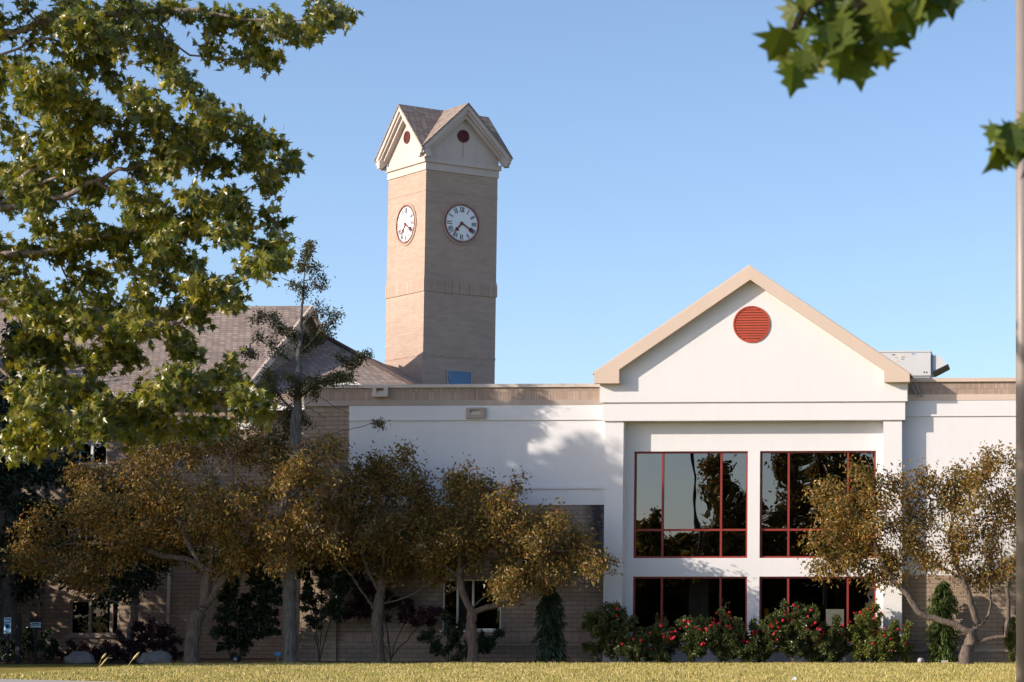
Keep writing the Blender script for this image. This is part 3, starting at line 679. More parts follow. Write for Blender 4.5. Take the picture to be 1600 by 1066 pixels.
def blobs(bl, D, dens, seed, rdk=1.1, jit=.5, rdmin=.35):
    g = np.random.default_rng(seed); out = []; ppm = FPX/D
    for b_ in bl:
        x, y, rx, ry = b_[:4]; dd = b_[4] if len(b_) > 4 else g.normal()*jit
        c = np.array(P(x, y, D+dd)); r_ = np.array([rx/ppm, max(rdmin, rdk*.5*(rx+ry)/ppm), ry/ppm])
        n = max(4, int(dens*rx*ry/ppm/ppm*math.pi))
        q = unit(g.normal(size=(n, 3)))*(g.uniform(size=(n, 1))**(1/2.4)); out.append(c+q*r_)
    return np.vstack(out)
def tree(name, label, cat, group, D, limbs, bl, r0, leaf, mats, nleaf, dens=12, step=.2, kill=.3, seed=0, rtip=.006, tmpl=T_SIMPLE, wid=.4, droop=.8,
         spread=.12, rdk=1.1, jit=.5, wmax=7, expo=.5, part='crown', trunk_part='trunk', extra=None, flare=1.25, nup=None, infl=9.0, wob=.25):
    L3 = [[P(p[0], p[1], D+(p[2] if len(p) > 2 else 0)) for p in lm] for lm in limbs]
    base = L3[0][0].copy(); base.z = 0
    root = empty(name, base); tag(root, label, cat, group)
    at_ = blobs(bl, D, dens, seed, rdk, jit)
    if extra is not None: at_ = np.vstack([at_, extra])
    b3 = np.array(base); L3 = [[np.array(p)-b3 for p in lm] for lm in L3]; L3[0][0][2] = -.05
    nod, par, ch, wgt, nl = grow(L3, at_-b3, step, kill, seed, infl=infl, wob=wob)
    wood(trunk_part, nod, ch, wgt, r0, rtip, mats[0], root, expo, flare=flare)
    tw = np.where((wgt <= wmax) & (np.arange(len(nod)) >= nl*0) & (np.arange(len(nod)) > 2))[0]; tw = tw[tw >= nl] if nl < len(nod) else tw
    g = np.random.default_rng(seed+5); pr = 1/np.sqrt(wgt[tw]); pick = g.choice(tw, nleaf, p=pr/pr.sum())
    t_ = g.uniform(0, 1, (nleaf, 1)); pp = nod[pick]*(t_)+nod[par[pick]]*(1-t_)+g.normal(size=(nleaf, 3))*spread*.5
    d = unit(nod[pick]-nod[par[pick]])*.7+g.normal(size=(nleaf, 3))*.7+np.array([0, 0, -droop])
    leaf_mesh(part, pp, d, leaf, wid, mats[1], root, tmpl, nup, seed+9)
    return root
def sat(L, n=2, k=.28, seed=0, lo=.95, hi=1.3):
    g = random.Random(seed); out = list(L)
    for q in L:
        for _ in range(n):
            a = g.uniform(0, 6.28); r_ = g.uniform(lo, hi); kk = k*g.uniform(.6, 1.3)
            out.append((q[0]+math.cos(a)*q[2]*r_, q[1]+math.sin(a)*q[3]*r_, max(7, q[2]*kk), max(6, q[3]*kk)))
    return out
fat = lambda L, k=1.14: [(q[0], q[1], q[2]*k, q[3]*k)+tuple(q[4:]) for q in L]
GC = 'bronze leaved ornamental trees along the bed'
crab1 = [[(299, 1037), (300, 1000), (304, 975), (318, 948), (324, 905), (332, 870), (352, 838), (372, 800)],
         [(314, 955), (338, 925), (360, 890), (388, 850), (420, 825), (450, 800)], [(300, 972), (265, 960), (225, 950), (190, 945), (160, 935)],
         [(324, 900), (300, 860), (275, 810), (262, 760)], [(326, 890), (290, 872), (250, 868), (200, 850), (120, 850)], [(352, 838), (350, 790), (330, 740)], [(388, 850), (400, 800), (430, 750)]]
b1 = [(75, 850, 62, 40), (40, 880, 30, 25), (150, 800, 70, 50), (105, 893, 65, 22), (230, 760, 75, 60), (300, 700, 75, 42), (225, 700, 55, 40), (400, 705, 75, 38), (480, 735, 65, 50),
      (350, 790, 85, 50), (450, 810, 65, 50), (250, 835, 60, 35), (370, 855, 50, 25), (500, 820, 40, 40), (160, 740, 45, 30), (190, 870, 50, 25), (390, 885, 25, 12), (530, 700, 30, 25), (330, 672, 60, 18)]
tree('ornamental_tree', 'widest bronze gold leafed tree, low limb stretching left over the boulders', 'tree', GC, 69.7, crab1, sat(fat(b1+[(60, 820, 40, 30), (180, 840, 50, 40), (270, 780, 50, 40), (440, 860, 50, 25), (150, 900, 40, 15), (330, 880, 40, 15), (500, 860, 40, 20)], .86), 2, .3, 1), .21, .13, (M['bark'], M['crab']), 32000, 20, .15, .19, 11, spread=.34, expo=.74, wmax=4, jit=.95, rdk=.75)
crab2 = [[(592, 1037), (591, 1000), (589, 975), (592, 950), (596, 900), (600, 860), (605, 820)], [(592, 960), (570, 930), (545, 895), (520, 865), (500, 850)],
         [(588, 970), (582, 950), (605, 940), (645, 930), (675, 912), (690, 890)], [(596, 905), (625, 870), (640, 830)], [(594, 930), (575, 890), (560, 840)]]
b2 = [(560, 785, 55, 55), (620, 762, 50, 35), (570, 735, 35, 25), (620, 830, 60, 40), (535, 850, 45, 30), (662, 800, 38, 38), (600, 718, 35, 20), (655, 750, 25, 16), (580, 865, 55, 25), (640, 885, 50, 18), (520, 800, 30, 40), (690, 875, 30, 20)]
tree('ornamental_tree', 'bronze and olive leafed tree, second ornamental trunk from the left, with a bright side limb', 'tree', GC, 71.5, crab2, sat(fat(b2, .88), 2, .3, 2), .17, .125, (M['bark'], M['crab_g']), 19000, 20, .15, .19, 12, spread=.34, expo=.74, wmax=4, jit=.8, rdk=.75)
crab3 = [[(738, 1037), (737, 1000), (735, 975), (737, 958), (724, 930), (716, 895), (718, 850), (725, 800)], [(737, 962), (765, 948), (798, 940), (808, 925), (806, 900), (815, 860)],
         [(735, 955), (760, 930), (785, 912), (800, 880)], [(718, 900), (740, 860), (765, 820)], [(718, 905), (690, 880), (675, 850)], [(812, 880), (850, 860), (890, 860)]]
b3_ = [(742, 768, 55, 32), (700, 800, 55, 38), (790, 785, 42, 38), (760, 830, 85, 45), (840, 828, 50, 38), (880, 860, 45, 36), (820, 880, 65, 33), (720, 872, 55, 28), (672, 850, 35, 30), (925, 886, 25, 14), (735, 742, 22, 13),
       (870, 905, 40, 22), (800, 910, 40, 18), (858, 808, 25, 16), (905, 840, 16, 22)]
tree('ornamental_tree', 'olive bronze leafed tree in front of the brick wall window, twigs reaching the white pier', 'tree', GC, 71.0, crab3, sat(fat(b3_, .86), 2, .3, 3), .155, .125, (M['bark'], M['crab_g']), 21000, 20, .15, .19, 13, spread=.34, expo=.74, wmax=4, jit=.8, rdk=.75)
crab4 = [[(1508, 1039), (1511, 1020), (1518, 998), (1522, 988), (1530, 970), (1516, 940), (1503, 905), (1492, 870), (1480, 830)],
         [(1521, 992), (1488, 972), (1450, 964), (1431, 955), (1418, 930), (1390, 900), (1340, 879), (1300, 872)],
         [(1526, 985), (1543, 968), (1549, 940), (1545, 905), (1550, 860)], [(1520, 1005), (1545, 1000), (1572, 995), (1576, 960), (1573, 920), (1590, 860)],
         [(1503, 905), (1460, 880), (1420, 850)], [(1390, 900), (1370, 860), (1350, 810)]]
b4 = [(1290, 768, 36, 30), (1330, 808, 50, 45), (1288, 850, 42, 26), (1300, 895, 50, 13), (1376, 775, 40, 32), (1418, 800, 52, 55), (1480, 775, 55, 45), (1538, 752, 50, 40), (1570, 715, 32, 25), (1560, 820, 50, 60), (1490, 848, 65, 45),
      (1405, 872, 50, 26), (1335, 742, 22, 10), (1625, 780, 50, 70), (1435, 745, 38, 16), (1375, 900, 30, 18), (1345, 860, 40, 25), (1530, 890, 40, 22)]
tree('ornamental_tree', 'golden bronze leafed tree right of the pavilion with a low limb crossing the red window', 'tree', GC, 69.3, crab4, sat(fat(b4, .86), 2, .3, 4), .19, .125, (M['bark'], M['crab']), 24000, 20, .15, .19, 14, spread=.34, expo=.74, wmax=4, jit=.55, rdk=.62)
# tall sparse tree
sp = [[(455, 1036), (453, 985), (451, 930), (452, 870), (457, 800), (461, 720), (464, 640), (467, 560), (471, 490), (476, 430), (482, 377)]]
for a in [((452, 905), (432, 870), (415, 855)), ((464, 650), (430, 610), (405, 580)), ((463, 690), (510, 680), (560, 668), (592, 657)), ((465, 620), (500, 600), (545, 585), (575, 555)),
          ((467, 575), (430, 545), (400, 530)), ((468, 550), (500, 520), (520, 500)), ((469, 530), (430, 500), (405, 490)), ((470, 500), (500, 480), (528, 492)), ((463, 700), (435, 690), (415, 680)),
          ((465, 640), (500, 620), (530, 640), (548, 648)), ((465, 632), (490, 640), (510, 655)), ((474, 450), (455, 440), (440, 435)), ((475, 440), (490, 435), (500, 420))]: sp.append(list(a))
bs = [(481, 388, 14, 14), (478, 418, 20, 16), (472, 455, 28, 16), (502, 472, 16, 8), (420, 488, 28, 12), (500, 505, 28, 12), (522, 490, 16, 9), (437, 520, 38, 12), (400, 553, 26, 10), (470, 540, 28, 14), (540, 560, 32, 12), (530, 590, 36, 14),
      (480, 597, 38, 16), (430, 590, 28, 18), (568, 548, 10, 12), (412, 640, 22, 26), (460, 660, 35, 24), (576, 662, 22, 7), (430, 700, 35, 28), (410, 505, 20, 8), (505, 590, 20, 10), (440, 560, 25, 10), (500, 445, 12, 6), (455, 610, 30, 15), (455, 740, 45, 30), (500, 530, 26, 10), (425, 615, 26, 12)]
tree('tall_sparse_tree', 'tall thin crowned dark tree with a straight grey trunk rising above the parapet', 'tree', None, 70.3, sp, [(472+(q[0]-472)*1.12, q[1], q[2], q[3]) for q in bs], .19, .08, (M['bark_grey'], M['sparse']), 19000, 34, .12, .16, 15, spread=.16, wid=.5, droop=.1, rdk=.9, jit=.7, wmax=4, expo=.85)
# big dark trees at the far left and off the left edge, which shade the white wall
ev = [[(10, 1034), (14, 900), (20, 780), (26, 680), (30, 560)]]
be = [(30, 540, 45, 45), (60, 620, 60, 45), (20, 640, 50, 50), (70, 700, 70, 45), (20, 740, 60, 50), (90, 790, 70, 40), (30, 830, 70, 45), (-40, 700, 60, 80), (-50, 820, 60, 60), (100, 860, 50, 30), (160, 760, 40, 25), (40, 900, 50, 25)]
tree('dark_evergreen_tree', 'dense dark green tree behind the maple at the far left', 'tree', None, 74.5, ev, be, .25, .20, (M['bark_grey'], M['dkgreen']), 16000, 6, .35, .5, 16, spread=.35, wid=.5, jit=.4)
def world_tree(name, label, cat, group, base, h, crown, n, leaf, mats, r0, seed, dens=1.0, rb=None):
    g = np.random.default_rng(seed); root = empty(name, base); tag(root, label, cat, group); at_ = []
    for cx, cy, cz, rx, ry, rz_ in crown:
        q = unit(g.normal(size=(int(60*dens), 3)))*(g.uniform(size=(int(60*dens), 1))**.45); at_.append(np.array([cx, cy, cz])+q*np.array([rx, ry, rz_]))
    at_ = np.vstack(at_); L3 = [[np.array([0, 0, -.1]), np.array([.1, 0, h*.35]), np.array([0, .1, h*.7])]]
    nod, par, ch, wgt, nl = grow(L3, at_, .5, .7, seed, infl=30)
    wood('trunk', nod, ch, wgt, r0, .015, mats[0], root, .5)
    tw = np.where(wgt <= 6)[0]; tw = tw[tw >= nl]; pick = g.choice(tw, n)
    pp = nod[pick]+g.normal(size=(n, 3))*.32; d = g.normal(size=(n, 3))+np.array([0, 0, -.5]); leaf_mesh('crown', pp, d, leaf, .6, mats[1], root, T_SIMPLE, None, seed+3); return root
def crown_of(r_, z0, z1, k, seed):
    g = np.random.default_rng(seed); out = []
    for i in range(k):
        f = (i+.5)/k; z = z0+(z1-z0)*f; rr = r_*math.sin(math.pi*(.18+.72*f)); a = g.uniform(0, 6.28)
        q = g.uniform(.2, .65)*rr; out.append((q*math.cos(a), q*math.sin(a), z, rr*.6, rr*.6, (z1-z0)/k*1.1))
    return out
ev2 = [[(205, 1034), (205, 980), (210, 920), (215, 860), (215, 800)]]
be2 = [(150, 850, 40, 35), (200, 800, 45, 40), (250, 850, 45, 35), (205, 880, 50, 25), (290, 820, 40, 40), (170, 790, 40, 30), (120, 900, 30, 18), (270, 780, 35, 30), (235, 905, 25, 12), (340, 850, 30, 40), (215, 760, 30, 20), (145, 925, 22, 10)]
tree('dark_background_tree', 'dark low tree against the brick wall behind the widest bronze tree', 'tree', None, 74.0, ev2, be2, .12, .16, (M['bark_grey'], M['dkgreen']), 11000, 10, .3, .4, 18, spread=.3, wid=.5, jit=.3)
SHG = 'trees beyond the left edge that shade the white wall'
def el(cx, cy, z0, z1, rx, ry, k=5): return [(cx, cy, z0+(z1-z0)*(i+.5)/k, rx, ry, (z1-z0)/k) for i in range(k)]
for i, (x, y, h, cr, n_) in enumerate([(-31.5, 62.5, 13.5, el(0, 0, 5.6, 14.2, 2.0, .8), 11000), (-30.6, 66.5, 15.2, el(0, 0, 11.2, 14.8, 2.3, 1.6, 4), 12000), (-35.5, 64.3, 17, el(0, 0, 13.2, 17, 2.2, 1.5, 4), 9000)]):
    world_tree('shade_tree', 'high crowned tree outside the picture to the left whose shade lies on the white wall', 'tree', SHG, (x, y, 0), h, cr, n_, .34, (M['bark_grey'], M['dkgreen']), .25, 40+i, 2)
for i, (x, y, h, r_, z0) in enumerate([(-29.4, 67.3, 3.9, 1.9, .2), (-30.8, 64.8, 6.0, 1.1, 1.0), (-34, 77.8, 11, 3.0, .6), (-32.6, 72.6, 10.5, 3.1, .5), (-34.5, 70.6, 11, 2.4, .8)]):  # unseen low trees, added to shade the trunks and lower brick
    world_tree('low_shade_tree', 'low dense tree added outside the picture at left to shade the bed and brick', 'tree', 'unseen low trees added on the left for shade', (x, y, 0), h, el(0, 0, z0, h, r_, r_, 4), 22000, .26, (M['bark_grey'], M['dkgreen']), .2, 60+i, 2)
# trees behind the camera that the glass mirrors; last ones added to block low sky
for i, (x, y, h, r_) in enumerate([(-27.3, -35, 12.8, 4.3), (-21.6, -36, 15, 3.8), (-17, -34, 13.6, 3.4), (-33, -36, 8.6, 1.6), (-11, -36, 14, 4), (-38, -37, 7.2, 4), (-31.5, -42, 7.0, 4.5), (-5, -38, 14, 5), (-46, -40, 9, 5), (3, -34, 14, 5), (-19.4, -39, 14.5, 3.2), (-25, -42, 8, 3.6), (-29, -39, 7.0, 3.2), (-34.5, -42, 7.4, 3.4), (34, 40, 15, 6), (30, 22, 16, 6), (38, 62, 16, 6), (12, -36, 15, 5), (24, 2, 16, 6)]):
    world_tree('park_tree', 'leafy tree across the lawn, mirrored as a dark shape in the red framed windows' if i < 14 else 'leafy tree added outside the picture on the right to block low sky light', 'tree', 'trees mirrored in the windows' if i < 14 else 'unseen trees added on the right to block low sky', (x, y, 0), h, crown_of(r_, 1.0, h, 8, 70+i), 8000 if i < 14 else 5000, .42, (M['bark_grey'], M['crab_g']), .3, 80+i)

# big foreground maple, trunk off the left edge
mpl = [[(-420, 1215), (-400, 900), (-380, 700), (-350, 560), (-320, 430), (-300, 300), (-290, 100)],
       [(-350, 560), (-200, 540), (0, 551), (60, 566), (124, 600), (206, 638), (262, 671), (330, 680)], [(0, 551), (60, 560), (112, 574), (180, 560)],
       [(-340, 520), (-150, 400), (-60, 340), (0, 304), (56, 263), (109, 218), (160, 180)], [(-60, 345), (45, 297), (109, 266), (150, 244), (188, 210), (240, 150)],
       [(-40, 350), (94, 308), (150, 281), (195, 262), (260, 252), (330, 250)], [(-310, 380), (-120, 160), (0, 84), (49, 68), (139, 45)], [(-300, 250), (-60, 60), (60, 40), (150, 25), (210, 19), (375, 28), (460, 34), (520, 22)],
       [(-340, 540), (-120, 480), (0, 470), (80, 475), (169, 525), (225, 510), (278, 503), (338, 454), (400, 430)], [(-330, 480), (-100, 430), (0, 400), (120, 380), (240, 350), (330, 330), (400, 330)],
       [(150, 281), (230, 330), (320, 360), (410, 380)], [(-30, 556), (60, 640), (120, 680)], [(210, 50), (300, 90), (390, 95)], [(210, 40), (255, 65), (275, 110)], [(240, 255), (330, 210), (400, 220)], [(206, 638), (300, 620), (390, 610)], [(330, 300), (375, 300), (420, 270), (455, 262)]]
bm_x = [(60, 290, 50, 40), (20, 250, 30, 40), (170, 480, 40, 30), (260, 600, 40, 20), (100, 500, 50, 35), (230, 520, 40, 25), (30, 520, 40, 40), (280, 575, 30, 20), (60, 580, 60, 30), (110, 660, 50, 25), (200, 650, 50, 25), (120, 240, 40, 25), (30, 430, 40, 40), (180, 540, 40, 25), (250, 470, 40, 20), (40, 660, 40, 30)]
bm_ = bm_x+[(q[0], q[1], q[2]*.90, q[3]*.80)+tuple(q[4:]) for q in [(40, 40, 58, 42), (120, 40, 55, 36), (60, 120, 65, 45), (150, 110, 50, 40), (195, 85, 22, 28), (215, 20, 32, 22), (290, 15, 38, 16), (350, 45, 38, 22), (400, 35, 36, 20), (460, 33, 26, 12), (515, 22, 22, 12), (375, 75, 28, 14), (412, 95, 24, 12), (256, 75, 18, 14),
       (270, 112, 22, 12), (130, 180, 60, 30), (60, 200, 45, 28), (230, 165, 36, 32), (310, 152, 26, 18), (350, 180, 22, 12), (200, 230, 45, 24), (290, 210, 40, 26), (330, 250, 32, 24), (265, 255, 32, 20), (432, 218, 12, 26), (400, 235, 20, 14), (380, 262, 24, 16),
       (457, 265, 12, 18), (430, 282, 12, 10), (150, 285, 50, 18), (80, 335, 55, 20), (220, 325, 45, 22), (300, 300, 45, 22), (360, 312, 36, 22), (400, 342, 32, 20), (436, 360, 18, 15), (340, 362, 45, 20), (250, 372, 45, 22), (150, 372, 55, 26), (60, 380, 45, 28), (410, 395, 30, 14),
       (440, 410, 16, 9), (300, 420, 45, 22), (220, 430, 45, 26), (120, 440, 55, 32), (40, 460, 45, 36), (370, 420, 26, 16), (318, 465, 34, 16), (358, 482, 20, 9), (240, 490, 42, 22), (150, 510, 48, 28), (70, 540, 55, 28), (200, 560, 45, 22), (280, 545, 32, 14),
       (330, 582, 42, 15), (368, 558, 16, 9), (390, 610, 30, 14), (300, 620, 45, 18), (220, 620, 45, 22), (130, 610, 55, 26), (50, 620, 45, 28), (80, 680, 38, 22), (60, 712, 26, 14), (150, 670, 45, 18), (240, 680, 42, 14), (330, 660, 38, 13), (392, 652, 24, 10), (20, 700, 26, 18),
       (-60, 120, 60, 60), (-80, 300, 60, 60), (-70, 480, 50, 60), (-80, 640, 60, 50), (-230, 60, 50, 50, .6), (-30, -70, 80, 40), (140, -60, 70, 30), (-300, -190, 120, 60)]]
tree('maple_tree', 'big green maple in the foreground filling the upper left, trunk beyond the edge', 'tree', None, 22.0, mpl, sat(bm_, 1, .35, 6, .9, 1.25), .10, .080, (M['bark_maple'], M['maple']), 27000, 110, .085, .11, 17, rtip=.003, tmpl=T_MAPLE, wid=1.1, droop=1.2, spread=.10, rdk=1.25, jit=.75, wmax=4, expo=.58, flare=1.3)
# near maple overhead at the right
DN = 6.5
nr = empty('maple_tree', (2.9, 7.6, 0)); tag(nr, 'near maple whose blurred leafy twigs hang into the top right corner and beside the pole', 'tree')
b0_ = np.array([2.9, 7.6, 0]); g = np.random.default_rng(5)
tw_px = [[(1700, -130), (1560, -60), (1430, -25), (1340, 0), (1290, 30)], [(1430, -25), (1460, -5)], [(1700, -130), (1680, 100), (1640, 190), (1590, 215), (1560, 225)], [(1380, -12), (1320, -20), (1260, 10), (1240, 50)]]
L3 = [[np.array([0, 0, -.1]), np.array([0, 0, 1.6]), np.array([-.3, -.3, 3.0]), np.array([-.6, -.5, 4.2])]]
for lm in tw_px: L3.append([np.array(P(x, y, DN))-b0_ for x, y in lm])
L3[1].insert(0, np.array([-.3, -.3, 2.9]))
at_ = np.array([0, -.2, 5.2])+unit(g.normal(size=(250, 3)))*(g.uniform(size=(250, 1))**.4)*np.array([1.7, 1.6, 1.1])
nod, par, ch, wgt, nl = grow(L3, at_, .12, .25, 3); wood('trunk', nod, ch, wgt, .13, .004, M['bark_maple'], nr, .5)
LP = []
rr5 = random.Random(3)
for x, y, s_, dx in [(1312+rr5.gauss(0, 44), 40+rr5.gauss(0, 29), rr5.uniform(.6, 1.1), rr5.uniform(-.6, .6)) for _ in range(26)]+[(1455+rr5.gauss(0, 22), 0+rr5.gauss(0, 7), rr5.uniform(.7, 1), rr5.uniform(-.5, .5)) for _ in range(9)]+[(1580+rr5.gauss(0, 20), 222+rr5.gauss(0, 12), rr5.uniform(.6, 1), rr5.uniform(-.5, .5)) for _ in range(9)]+[(1380, 95, 1, .3), (1225, 60, .9, -.5), (1290, 55, 1, .1), (1330, 55, 1, -.2), (1365, 55, 1, .1), (1300, 45, .9, -.2), (1350, 20, 1, .1), (1372, 10, .9, .2), (1310, 0, 1, -.1), (1270, 105, .9, 0), (1232, 75, .9, -.2), (1240, 118, .7, 0), (1262, 60, 1, -.3), (1300, 20, 1.1, .1), (1340, 25, 1.1, .2), (1290, 75, 1.2, -.15), (1325, 70, 1.1, .1), (1360, 80, 1.25, .15), (1345, 45, 1.1, .3), (1240, 55, .9, -.3), (1255, 95, .9, -.1), (1395, 5, .9, .5), (1440, 12, 1.05, .1), (1470, -8, .9, .5), (1275, 40, 1, 0),
                    (1310, 95, .9, 0), (1375, 60, 1.0, .5), (1230, 95, .8, -.1), (1320, 45, 1.2, .0), (1380, 35, .9, .4), (1515, -25, .6, .3), (1350, -5, 1, 0), (1275, 8, .9, -.3), (1245, 22, .8, -.4), (1410, 22, .8, .4), (1335, 100, .9, .2),
                    (1560, 212, .8, -.6), (1580, 208, .9, -.1), (1600, 215, 1.0, .1), (1570, 235, .7, .1), (1590, 235, .9, .1), (1560, 245, .6, -.2), (1612, 240, 1, 0), (1605, 190, .8, .2)]:
    p = np.array(P(x, y-18, DN+g.normal()*.08))-b0_; LP.append((p, (dx+g.normal()*.1, g.normal()*.3, -1), s_))
leaf_mesh('crown', np.array([q[0] for q in LP]), np.array([q[1] for q in LP]), .092, 1.1, M['maple_near'], nr, T_MAPLE2, (0, -1.3, .2), 3)
tw = np.where((wgt <= 5))[0]; tw = tw[tw >= nl]; pick = g.choice(tw, 700)
leaf_mesh('crown', nod[pick]+g.normal(size=(700, 3))*.1, g.normal(size=(700, 3))*.6+np.array([0, 0, -1]), .12, 1.2, M['maple_near'], nr, T_MAPLE, None, 4)

# ---------------- shrubs
def shrub(name, label, cat, group, x, yb_, bl, D, leaf, mats, n, seed, nst=5, rr=.02, dens=40, step=.09, kill=.13, wid=.5, spread=.08, droop=.2, rdk=1.0):
    g = np.random.default_rng(seed); xs_ = [b[0] for b in bl]; cy = sum(b[1] for b in bl)/len(bl)
    limbs = [[(x, yb_), (x+1, yb_-8)]]+[[(x+g.uniform(-4, 4), yb_), (x+(xi-x)*.4, (yb_+yi)/2+4, g.normal()*.15), (xi, yi+4, g.normal()*.25)] for xi, yi in [(b[0], b[1]) for b in bl][:nst]]
    return tree(name, label, cat, group, D, limbs, bl, rr*1.6, leaf, mats, n, dens, step, kill, seed, .003, T_SIMPLE, wid, droop, spread, rdk, .15, 6, .5, 'foliage', 'stem', flare=1)
GS = 'dark shrubs in the planting bed'
DK = (M['stem'], M['dkgreen']); DP = (M['stem'], M['purple'])
shrub('shrub', 'dark clipped shrub in the lower left corner below the blue sign', 'shrub', GS, 45, 1036, [(20, 1010, 25, 22), (60, 1005, 28, 25), (85, 1015, 16, 18), (40, 990, 18, 12), (5, 1020, 20, 15)], 71.6, .09, DK, 5000, 101)
shrub('shrub', 'dark reddish shrub between the two boulders under the low limb', 'shrub', GS, 215, 1035, [(120, 1012, 30, 18), (100, 1020, 22, 14), (170, 1015, 25, 18), (205, 1000, 30, 25), (240, 990, 30, 28), (270, 1005, 25, 28), (225, 975, 22, 15), (150, 1022, 18, 12)], 72.2, .09, DP, 9000, 102)
shrub('shrub', 'bushy dark green shrub right of the widest tree trunk', 'shrub', GS, 375, 1035, [(350, 980, 28, 35), (385, 960, 32, 40), (410, 920, 34, 42), (365, 920, 30, 32), (400, 872, 40, 28), (425, 930, 30, 40), (350, 940, 24, 30), (345, 1015, 22, 16), (380, 1010, 22, 16), (425, 975, 20, 28)], 72.2, .13, DK, 12000, 103, dens=26, step=.12, kill=.17)
shrub('shrub', 'tall open dark shrub with many bare stems right of the grey trunk', 'shrub', GS, 498, 1034, [(480, 930, 24, 38), (505, 890, 36, 34), (520, 945, 26, 34), (545, 900, 28, 30), (480, 860, 30, 30), (490, 970, 22, 14), (530, 910, 22, 20), (470, 890, 20, 20)], 72.3, .11, DK, 9500, 104, nst=6, dens=26, step=.12, kill=.17)
shrub('purple_leaf_tree', 'small purple leafed tree behind the second ornamental trunk', 'small tree', None, 610, 1034, [(560, 925, 28, 28), (600, 940, 34, 28), (640, 950, 30, 22), (670, 960, 26, 14), (590, 905, 30, 16), (555, 960, 22, 16), (700, 955, 14, 8)], 72.4, .12, DP, 6500, 105, dens=22, step=.12, kill=.17)
shrub('shrub', 'dark rounded shrub under the brick wall window', 'shrub', GS, 700, 1036, [(680, 1005, 22, 24), (705, 985, 26, 26), (735, 1000, 24, 26), (760, 1005, 22, 20), (778, 992, 14, 10), (700, 962, 12, 10), (665, 1000, 14, 14), (715, 1020, 20, 14)], 71.8, .09, DK, 7000, 106)
shrub('shrub', 'low leafy shrub between the dark spruce and the white pier', 'shrub', GS, 935, 1036, [(925, 1012, 16, 14), (940, 1005, 14, 14)], 71.9, .085, (M['stem'], M['rose_leaf']), 1500, 107)
shrub('shrub', 'sunlit yellow green shrub half hidden by the pole at the right edge', 'shrub', None, 1583, 1036, [(1575, 995, 15, 24), (1590, 975, 18, 26), (1580, 1018, 16, 14), (1600, 1005, 18, 28)], 71.9, .09, (M['stem'], M['rose_leaf_y']), 3000, 108)
# roses
fm = MB()
for k in range(16):
    a = k*2.4; e = 1.45-k*.10; d = Vector((math.cos(a)*math.cos(e), math.sin(a)*math.cos(e), math.sin(e))); s_ = d.cross(Vector((.3, .2, 1))).normalized(); u_ = d.cross(s_); r_ = .018+.032*(k/16)
    c = d*r_; fm.add([c-s_*.022-u_*.016, c+s_*.022-u_*.016, c+s_*.026+u_*.024+d*.012, c-s_*.026+u_*.024+d*.012], [(0, 1, 2, 3)])
fproto = fm.build('rose_flower_mesh', M['petal'], fix=False); fme = fproto.data; bpy.data.objects.remove(fproto)
roses = [(998, 1008, 30, 26, 5, 'small low rose bush filling the gap after the first big bush', 0), (1160, 1010, 28, 26, 4, 'small low rose bush in the gap below the right end of the first window', 0), (1278, 1012, 26, 24, 3, 'small low rose bush just right of the largest rose bush', 0), (1375, 1010, 26, 26, 3, 'small low rose bush between the two yellow green ones', 1), (962, 987, 48, 50, 3, 'first rose bush from the left, dark with a few red blooms, against the white pier', 0), (1028, 1003, 38, 34, 14, 'second rose bush from the left, low and speckled with red blooms', 0),
         (1075, 995, 32, 38, 17, 'third rose bush from the left, taller tip and many red blooms', 0), (1130, 990, 44, 44, 18, 'fourth rose bush from the left, broad and full of red blooms under the first window', 0),
         (1185, 1000, 26, 36, 9, 'fifth rose bush from the left, below the white strip between windows', 0), (1240, 985, 50, 50, 26, 'sixth and largest rose bush from the left with a crown of red blooms', 0),
         (1302, 1000, 30, 38, 4, 'seventh rose bush from the left, narrow with bare stems at its foot', 0), (1350, 985, 36, 48, 16, 'eighth rose bush from the left, sunlit and tall with red blooms at its tip', 1),
         (1398, 1000, 32, 36, 6, 'last rose bush on the right, yellowing leaves, beside the right pier', 1)]
for i, (x, y, rx, ry, nf, lab, yel) in enumerate(roses):
    g = np.random.default_rng(200+i); bl = [(x+g.uniform(-.55, .55)*rx, y+g.uniform(-.5, .6)*ry, rx*.62, ry*.5) for _ in range(9)]+[(x, y, rx*.5, ry*.5), (x+g.uniform(-.3, .3)*rx, y-ry*.75, rx*.22, ry*.28), (x, y+ry*.5, rx*.5, ry*.35), (x+g.uniform(-.7, .7)*rx, y-ry*.6, rx*.2, ry*.25)]
    D_ = 71.7+.15*(i % 3); rt = shrub('rose_bush', lab, 'rose bush', 'red rose bushes below the windows', x, 1036, bl, D_, .075, (M['stem'], M['rose_leaf_y' if yel else 'rose_leaf']), int(6.5*rx*ry)+2000, 210+i, nst=7, spread=.08)
    for k in range(nf):
        a = g.uniform(math.pi*.02, math.pi*.98); rr_ = g.uniform(.55, 1.0); fx = x+math.cos(a)*rx*rr_*.95; fy = y-math.sin(a)*ry*rr_*.95+(g.uniform(0, .4)*ry)
        p = P(fx, fy, D_-g.uniform(.25, .55))-rt.location
        f_ = bpy.data.objects.new('bloom', fme); col.objects.link(f_); f_.parent = rt; f_.location = p; f_.rotation_euler = (R(40)+g.uniform(-.6, .6), g.uniform(-.6, .6), g.uniform(0, 6)); sc_ = g.uniform(.45, .95); f_.scale = (sc_,)*3
